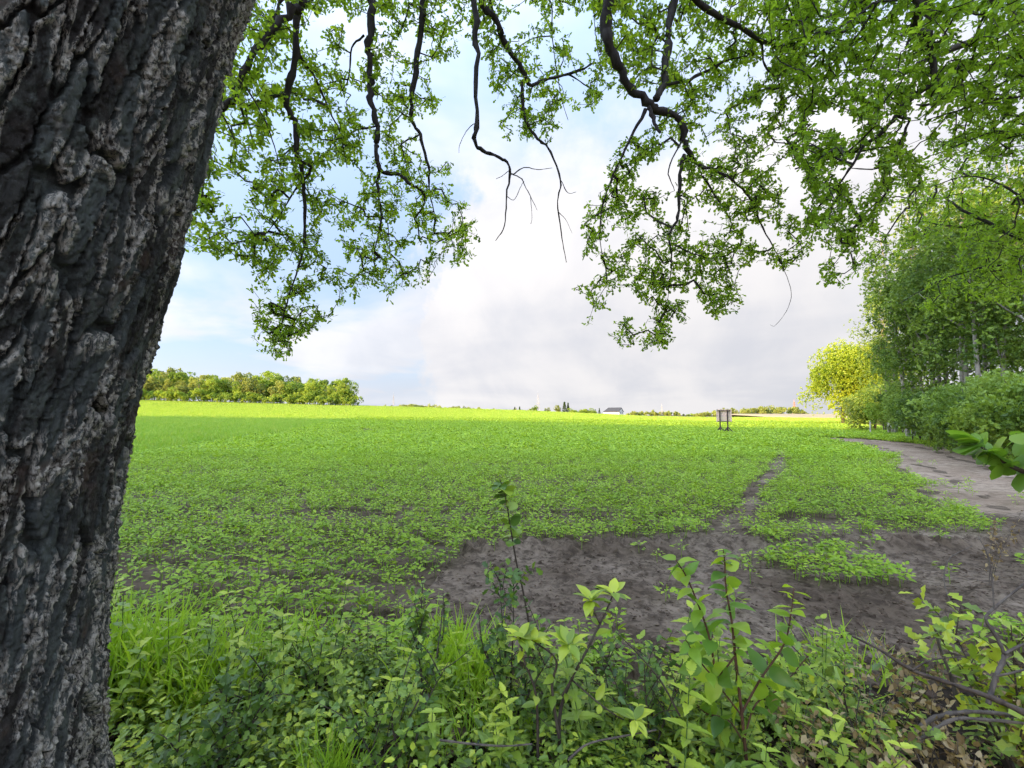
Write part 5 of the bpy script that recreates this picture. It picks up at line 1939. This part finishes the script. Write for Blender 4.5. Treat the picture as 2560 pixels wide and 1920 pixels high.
def weeds_and_litter():
    rr = np.random.default_rng(81)
    # low weeds: one prototype of each kind stands in the brush, the mass is instanced
    def weed_mesh(seed, tmpl, n, h, size, mat):
        r2 = np.random.default_rng(seed)
        g = Geo()
        a = r2.random(n) * 6.28
        rad = .10 * np.sqrt(r2.random(n))
        z = h * (.25 + .75 * r2.random(n))
        pos = np.column_stack([np.cos(a) * rad, np.sin(a) * rad, z])
        for q in range(6):
            k = r2.integers(0, n)
            g.tube(np.array([[pos[k, 0] * .2, pos[k, 1] * .2, 0], pos[k]]), [.0022, .0015], 3, .2)
        ax = np.column_stack([np.cos(a), np.sin(a), r2.normal(size=n) * .35])
        g.leaves(tmpl, pos, ax, np.array([0, 0, 1.]) + rdir(n, r2) * .4, size * r2.uniform(.6, 1.3, n), np.clip(r2.normal(.5, .22, n), 0, 1))
        return g.mesh("low_weed", MAT[mat])
    kinds = [(weed_mesh(1, HAW, 52, .22, .036, 'weed'), "clump of lobed low weeds at the bottom edge left of centre", (760, 2.3)),
             (weed_mesh(2, OVATE_S, 56, .26, .036, 'weed'), "clump of small oval-leaved weeds at the bottom centre", (1180, 2.2)),
             (weed_mesh(3, NETTLE, 26, .28, .055, 'nettle'), "clump of toothed dark weeds in the left brush", (480, 2.45)),
             (weed_mesh(4, LANCE, 40, .24, .06, 'weed'), "clump of narrow-leaved weeds below the sapling", (1720, 2.15)),
             (weed_mesh(5, OAK_S, 44, .18, .042, 'hawthorn'), "clump of dark lobed weeds at bottom right of centre", (1560, 2.0))]
    src = []
    for m, lab, (px, D) in kinds:
        o = obj("low_weed", m); o.location = ((px - 1280) / F * D, D, 0)
        tag(o, lab, "weed"); src.append(o)
    n = 4600
    D = 1.3 + 2.0 * rr.random(n) ** .9
    px = rr.uniform(-300, 3500, n)
    x = (px - 1280) / F * D
    edge = np.interp(px, [200, 900, 1250, 1700, 2100, 2560], [3.1, 2.95, 2.75, 2.65, 2.75, 2.6]) + .15 * vnoise(x * 3, D * 3, seed=1)
    dens = fbm(x * 1.5, D * 1.5, o=3, seed=91)
    dry = np.interp(px, [2000, 2250, 2650, 2900], [0, 1, 1, .3])
    keep = (D < edge) & (rr.random(n) < np.clip(.75 + 1.1 * dens, .1, 1) * (1 - .9 * dry))
    keep &= ~((px > 820) & (px < 1030) & (D < 2.15) & (rr.random(n) < .7))
    x, D = x[keep], D[keep]
    n = len(x)
    scatter("undergrowth", np.column_stack([x, D, np.zeros(n)]), np.column_stack([rr.normal(size=(n, 2)) * .2, rr.random(n) * 6.28]), rr.uniform(.45, 1.05, n), rr.integers(0, 5, n), src, "low mixed undergrowth at the wood's edge")
    # dead leaves on the ground
    n = 5200
    y = 1.2 + 2.6 * rr.random(n)
    xx = (rr.random(n) * 2 - 1) * (1.2 * y + .5)
    k = 2600
    y2 = 3.2 + 2.6 * rr.random(k); x2 = rr.uniform(-1, 6.5, k)
    xx = np.concatenate([xx, x2]); y = np.concatenate([y, y2])
    n = len(xx)
    g = Geo()
    a = rr.random(n) * 6.28
    T = (OVATE_S[0] + np.column_stack([np.zeros(len(OVATE_S[0])), np.zeros(len(OVATE_S[0])), .3 * np.abs(OVATE_S[0][:, 0])]), OVATE_S[1])
    sz = np.where(y > 3.2, .028, .065) * rr.uniform(.6, 1.4, n)
    g.leaves(T, np.column_stack([xx, y, surf_z(xx, y) + .03 * (y < 3) + .018 + .015 * rr.random(n)]), np.column_stack([np.cos(a), np.sin(a), rr.normal(size=n) * .15]), np.array([0, 0, 1.]) + rdir(n, rr) * .45, sz, rr.random(n))
    o = g.build("leaf_litter", MAT['litter']); o['kind'] = 'stuff'; o['label'] = "dead brown leaves littering the ground"
    # clods on the bare soil
    n = 5200
    x3 = rr.uniform(-1.2, 7.6, n); y3 = rr.uniform(2.9, 6.4, n)
    m = in_poly(np.column_stack([x3, y3]), SOIL_POLY)
    x3, y3 = x3[m], y3[m]; n = len(x3)
    ico = np.array([[1, 0, 0], [-1, 0, 0], [0, 1, 0], [0, -1, 0], [0, 0, 1], [0, 0, -.5]], float)
    fc = np.array([[0, 2, 4], [2, 1, 4], [1, 3, 4], [3, 0, 4], [2, 0, 5], [1, 2, 5], [3, 1, 5], [0, 3, 5]])
    g = Geo()
    a = rdir(n, rr); a[:, 2] *= .2
    g.leaves((ico * [1, .75, .6], fc), np.column_stack([x3, y3, surf_z(x3, y3) + .004]), a, [0, 0, 1], .004 + .034 * rr.random(n) ** 4, .5)
    o = g.build("soil_clods", MAT['soil']); o['kind'] = 'stuff'; o['label'] = "clods on the bare soil"


weeds_and_litter()


def dead_wood():
    rr = np.random.default_rng(95)
    def br(label, pts, d0, d1, r0, r1, mat='greystem', side=()):
        P = smooth_path(P3(pts, d0, d1), 6)
        o = thing("dead_branch", label, "branch", tuple(P[0]))
        g = Geo(); g.tube(P - P[0], np.linspace(r0, r1, len(P)) * (1 + .12 * rr.normal(size=len(P))), 7)
        g.build("stem", MAT[mat], o, True)
        for sp, a0, a1, q0, q1 in side:
            S = smooth_path(P3(sp, a0, a1), 5) - P[0]
            g = Geo(); g.tube(S, np.linspace(q0, q1, len(S)), 5)
            g.build("twig", MAT[mat], o, True)
        return o
    br("dark bare bough slanting across the bottom right corner", [(2600, 1800), (2480, 1745), (2380, 1710), (2280, 1675), (2200, 1625), (2130, 1590)], 1.7, 2.0, .011, .004, 'stem',
       [([(2280, 1675), (2330, 1650), (2420, 1640)], 1.87, 1.95, .004, .002)])
    br("grey crooked branch arching up at the right edge", [(2470, 1760), (2490, 1690), (2510, 1640), (2490, 1590), (2465, 1550), (2480, 1525), (2560, 1460)], 1.8, 1.9, .009, .004, 'greystem',
       [([(2510, 1635), (2560, 1610), (2620, 1600)], 1.83, 1.9, .006, .003), ([(2490, 1690), (2540, 1680), (2600, 1660)], 1.8, 1.75, .005, .003), ([(2485, 1520), (2480, 1450), (2470, 1390), (2445, 1340)], 1.88, 1.95, .003, .0015)])
    br("thick grey fallen branch curving along the ground at bottom right", [(2260, 1870), (2310, 1810), (2370, 1785), (2450, 1780), (2600, 1795)], 1.95, 1.9, .009, .006, 'greystem')
    br("second grey fallen branch below the curved one at bottom right", [(2300, 1850), (2380, 1800), (2470, 1800), (2620, 1815)], 1.85, 1.8, .007, .005, 'greystem')
    br("upright broken dry stick with pale tip at the right", [(2400, 1800), (2380, 1700), (2350, 1620), (2335, 1560)], 2.2, 2.25, .008, .005, 'greystem')
    br("thin arching dry twig in front of the soil on the right", [(2400, 1540), (2370, 1490), (2360, 1440), (2375, 1395), (2430, 1365)], 2.3, 2.5, .003, .0015, 'greystem')
    br("thin leaning dead stem left of the sapling", [(1700, 1790), (1650, 1700), (1590, 1630), (1540, 1580)], 2.0, 2.1, .004, .002, 'stem')
    br("brown leaning stick between the nettles left of centre", [(1020, 1800), (1080, 1680), (1100, 1580), (1110, 1490)], 2.1, 2.4, .004, .002, 'stem', [([(1075, 1690), (1130, 1660), (1180, 1620)], 2.2, 2.3, .003, .0015)])
    br("grey fallen twig lying at the bottom centre", [(1100, 1850), (1180, 1860), (1260, 1865), (1330, 1860)], 1.95, 1.9, .005, .003, 'greystem')
    br("pale fallen stick on the ground at the bottom, right of centre", [(1420, 1900), (1470, 1860), (1560, 1840), (1640, 1825)], 1.9, 1.95, .005, .003, 'greystem')
    # dry tan flower stalks
    def dry(label, px, py, D, seed):
        r2 = np.random.default_rng(seed)
        base = np.array([(px - 1280) / F * D, D, 0.0])
        top = max(.12, at(px, py, D)[2])
        o = thing("dry_stalk", label, "dry plant", base)
        g = Geo(); gg = Geo()
        for s in range(4):
            d = r2.normal(size=2) * .12
            p = smooth_path([(0, 0, -.02), (d[0] * .4, d[1] * .4, top * .5), (d[0], d[1], top * r2.uniform(.6, 1.05))], 6)
            g.tube(p, np.linspace(.0025, .001, len(p)), 4)
            n = 28
            k = r2.integers(len(p) // 4, len(p), n)
            gg.leaves(OVATE_S, p[k] + r2.normal(size=(n, 3)) * .018, rdir(n, r2) + [0, 0, -.5], rdir(n, r2), .032 * r2.uniform(.5, 1.3, n), r2.random(n))
        g.build("stem", MAT['greystem'], o)
        f = gg.build("dry_bracts", MAT['dry'], o); f['kind'] = 'stuff'
    k = 0
    for px, py, D, lab in [(2130, 1640, 2.2, "tan withered stalk right of the sapling, nearest to it"), (2200, 1600, 2.25, "tan withered stalk with curled leaves behind the dark bare bough"), (2260, 1680, 2.0, "low tan withered plant under the dark bare bough"),
                           (2180, 1760, 1.85, "tan withered plant at the foot of the sapling's right side"), (2330, 1720, 1.95, "tan withered plant beside the upright broken stick"), (2420, 1800, 1.75, "tan withered plant in the bottom right corner by the fallen branches"),
                           (2040, 1800, 1.8, "tan withered plant at the bottom edge right of the sapling stem"), (2520, 1720, 1.9, "tan withered plant at the right edge among grey branches"), (1960, 1720, 2.0, "tan withered stalk behind the sapling's lower leaves"),
                           (2440, 1270, 4.2, "tan dry weed standing on the soil edge far right"), (2240, 1830, 1.75, "low tan withered plant at the bottom edge below the curved grey branch"),
                           (2330, 1840, 1.7, "low tan withered plant at the bottom edge, left of the corner one"), (2480, 1640, 2.3, "tan withered stalk behind the crooked grey branch"), (2380, 1640, 2.4, "tan withered stalk between the broken stick and the crooked branch"),
                           (2100, 1700, 2.05, "tan withered stalk hanging over the nettles right of the sapling"), (2290, 1590, 2.5, "pale withered stalk at the edge of the bare soil on the right")]:
        dry(lab, px, py, D, 600 + k)
        k += 1


dead_wood()


def overhang_branch():
    """leafy branch reaching in from the right edge at eye level"""
    rr = np.random.default_rng(97)
    base = np.array([2.35, 1.35, 0.0])
    o_pl = Plant()
    a = rel([base, (2.3, 1.4, .7), at(2800, 1260, 1.5), at(2560, 1180, 1.55), at(2490, 1140, 1.6), at(2440, 1110, 1.62)], base)
    p = o_pl.stem(a, .016, .003, 8)
    p2 = o_pl.stem(rel([at(2700, 1215, 1.52), at(2620, 1120, 1.5), at(2540, 1085, 1.48)], base), .005, .002, 6)
    o_pl.along(p, 46, rr, .088, .3, 1.0, .4, .9, tone=(.28, .18))
    o_pl.along(p2, 12, rr, .09, .3, 1.0, .4, .9, tone=(.45, .2))
    for q in range(6):
        an = q * 1.05
        o_pl.leaf(p[-1], (-.8 + .3 * math.cos(an), .3 * math.sin(an), .2 + .4 * math.sin(an)), (0, 0.2, 1), .09 * rr.uniform(.8, 1.1), .5)
    o_pl.build("maple_sapling", "big-leaved branch reaching in from the right edge at eye level over the path", "sapling", base, ROUND, "round_big", 'cherry', 'stem', split=True)


overhang_branch()
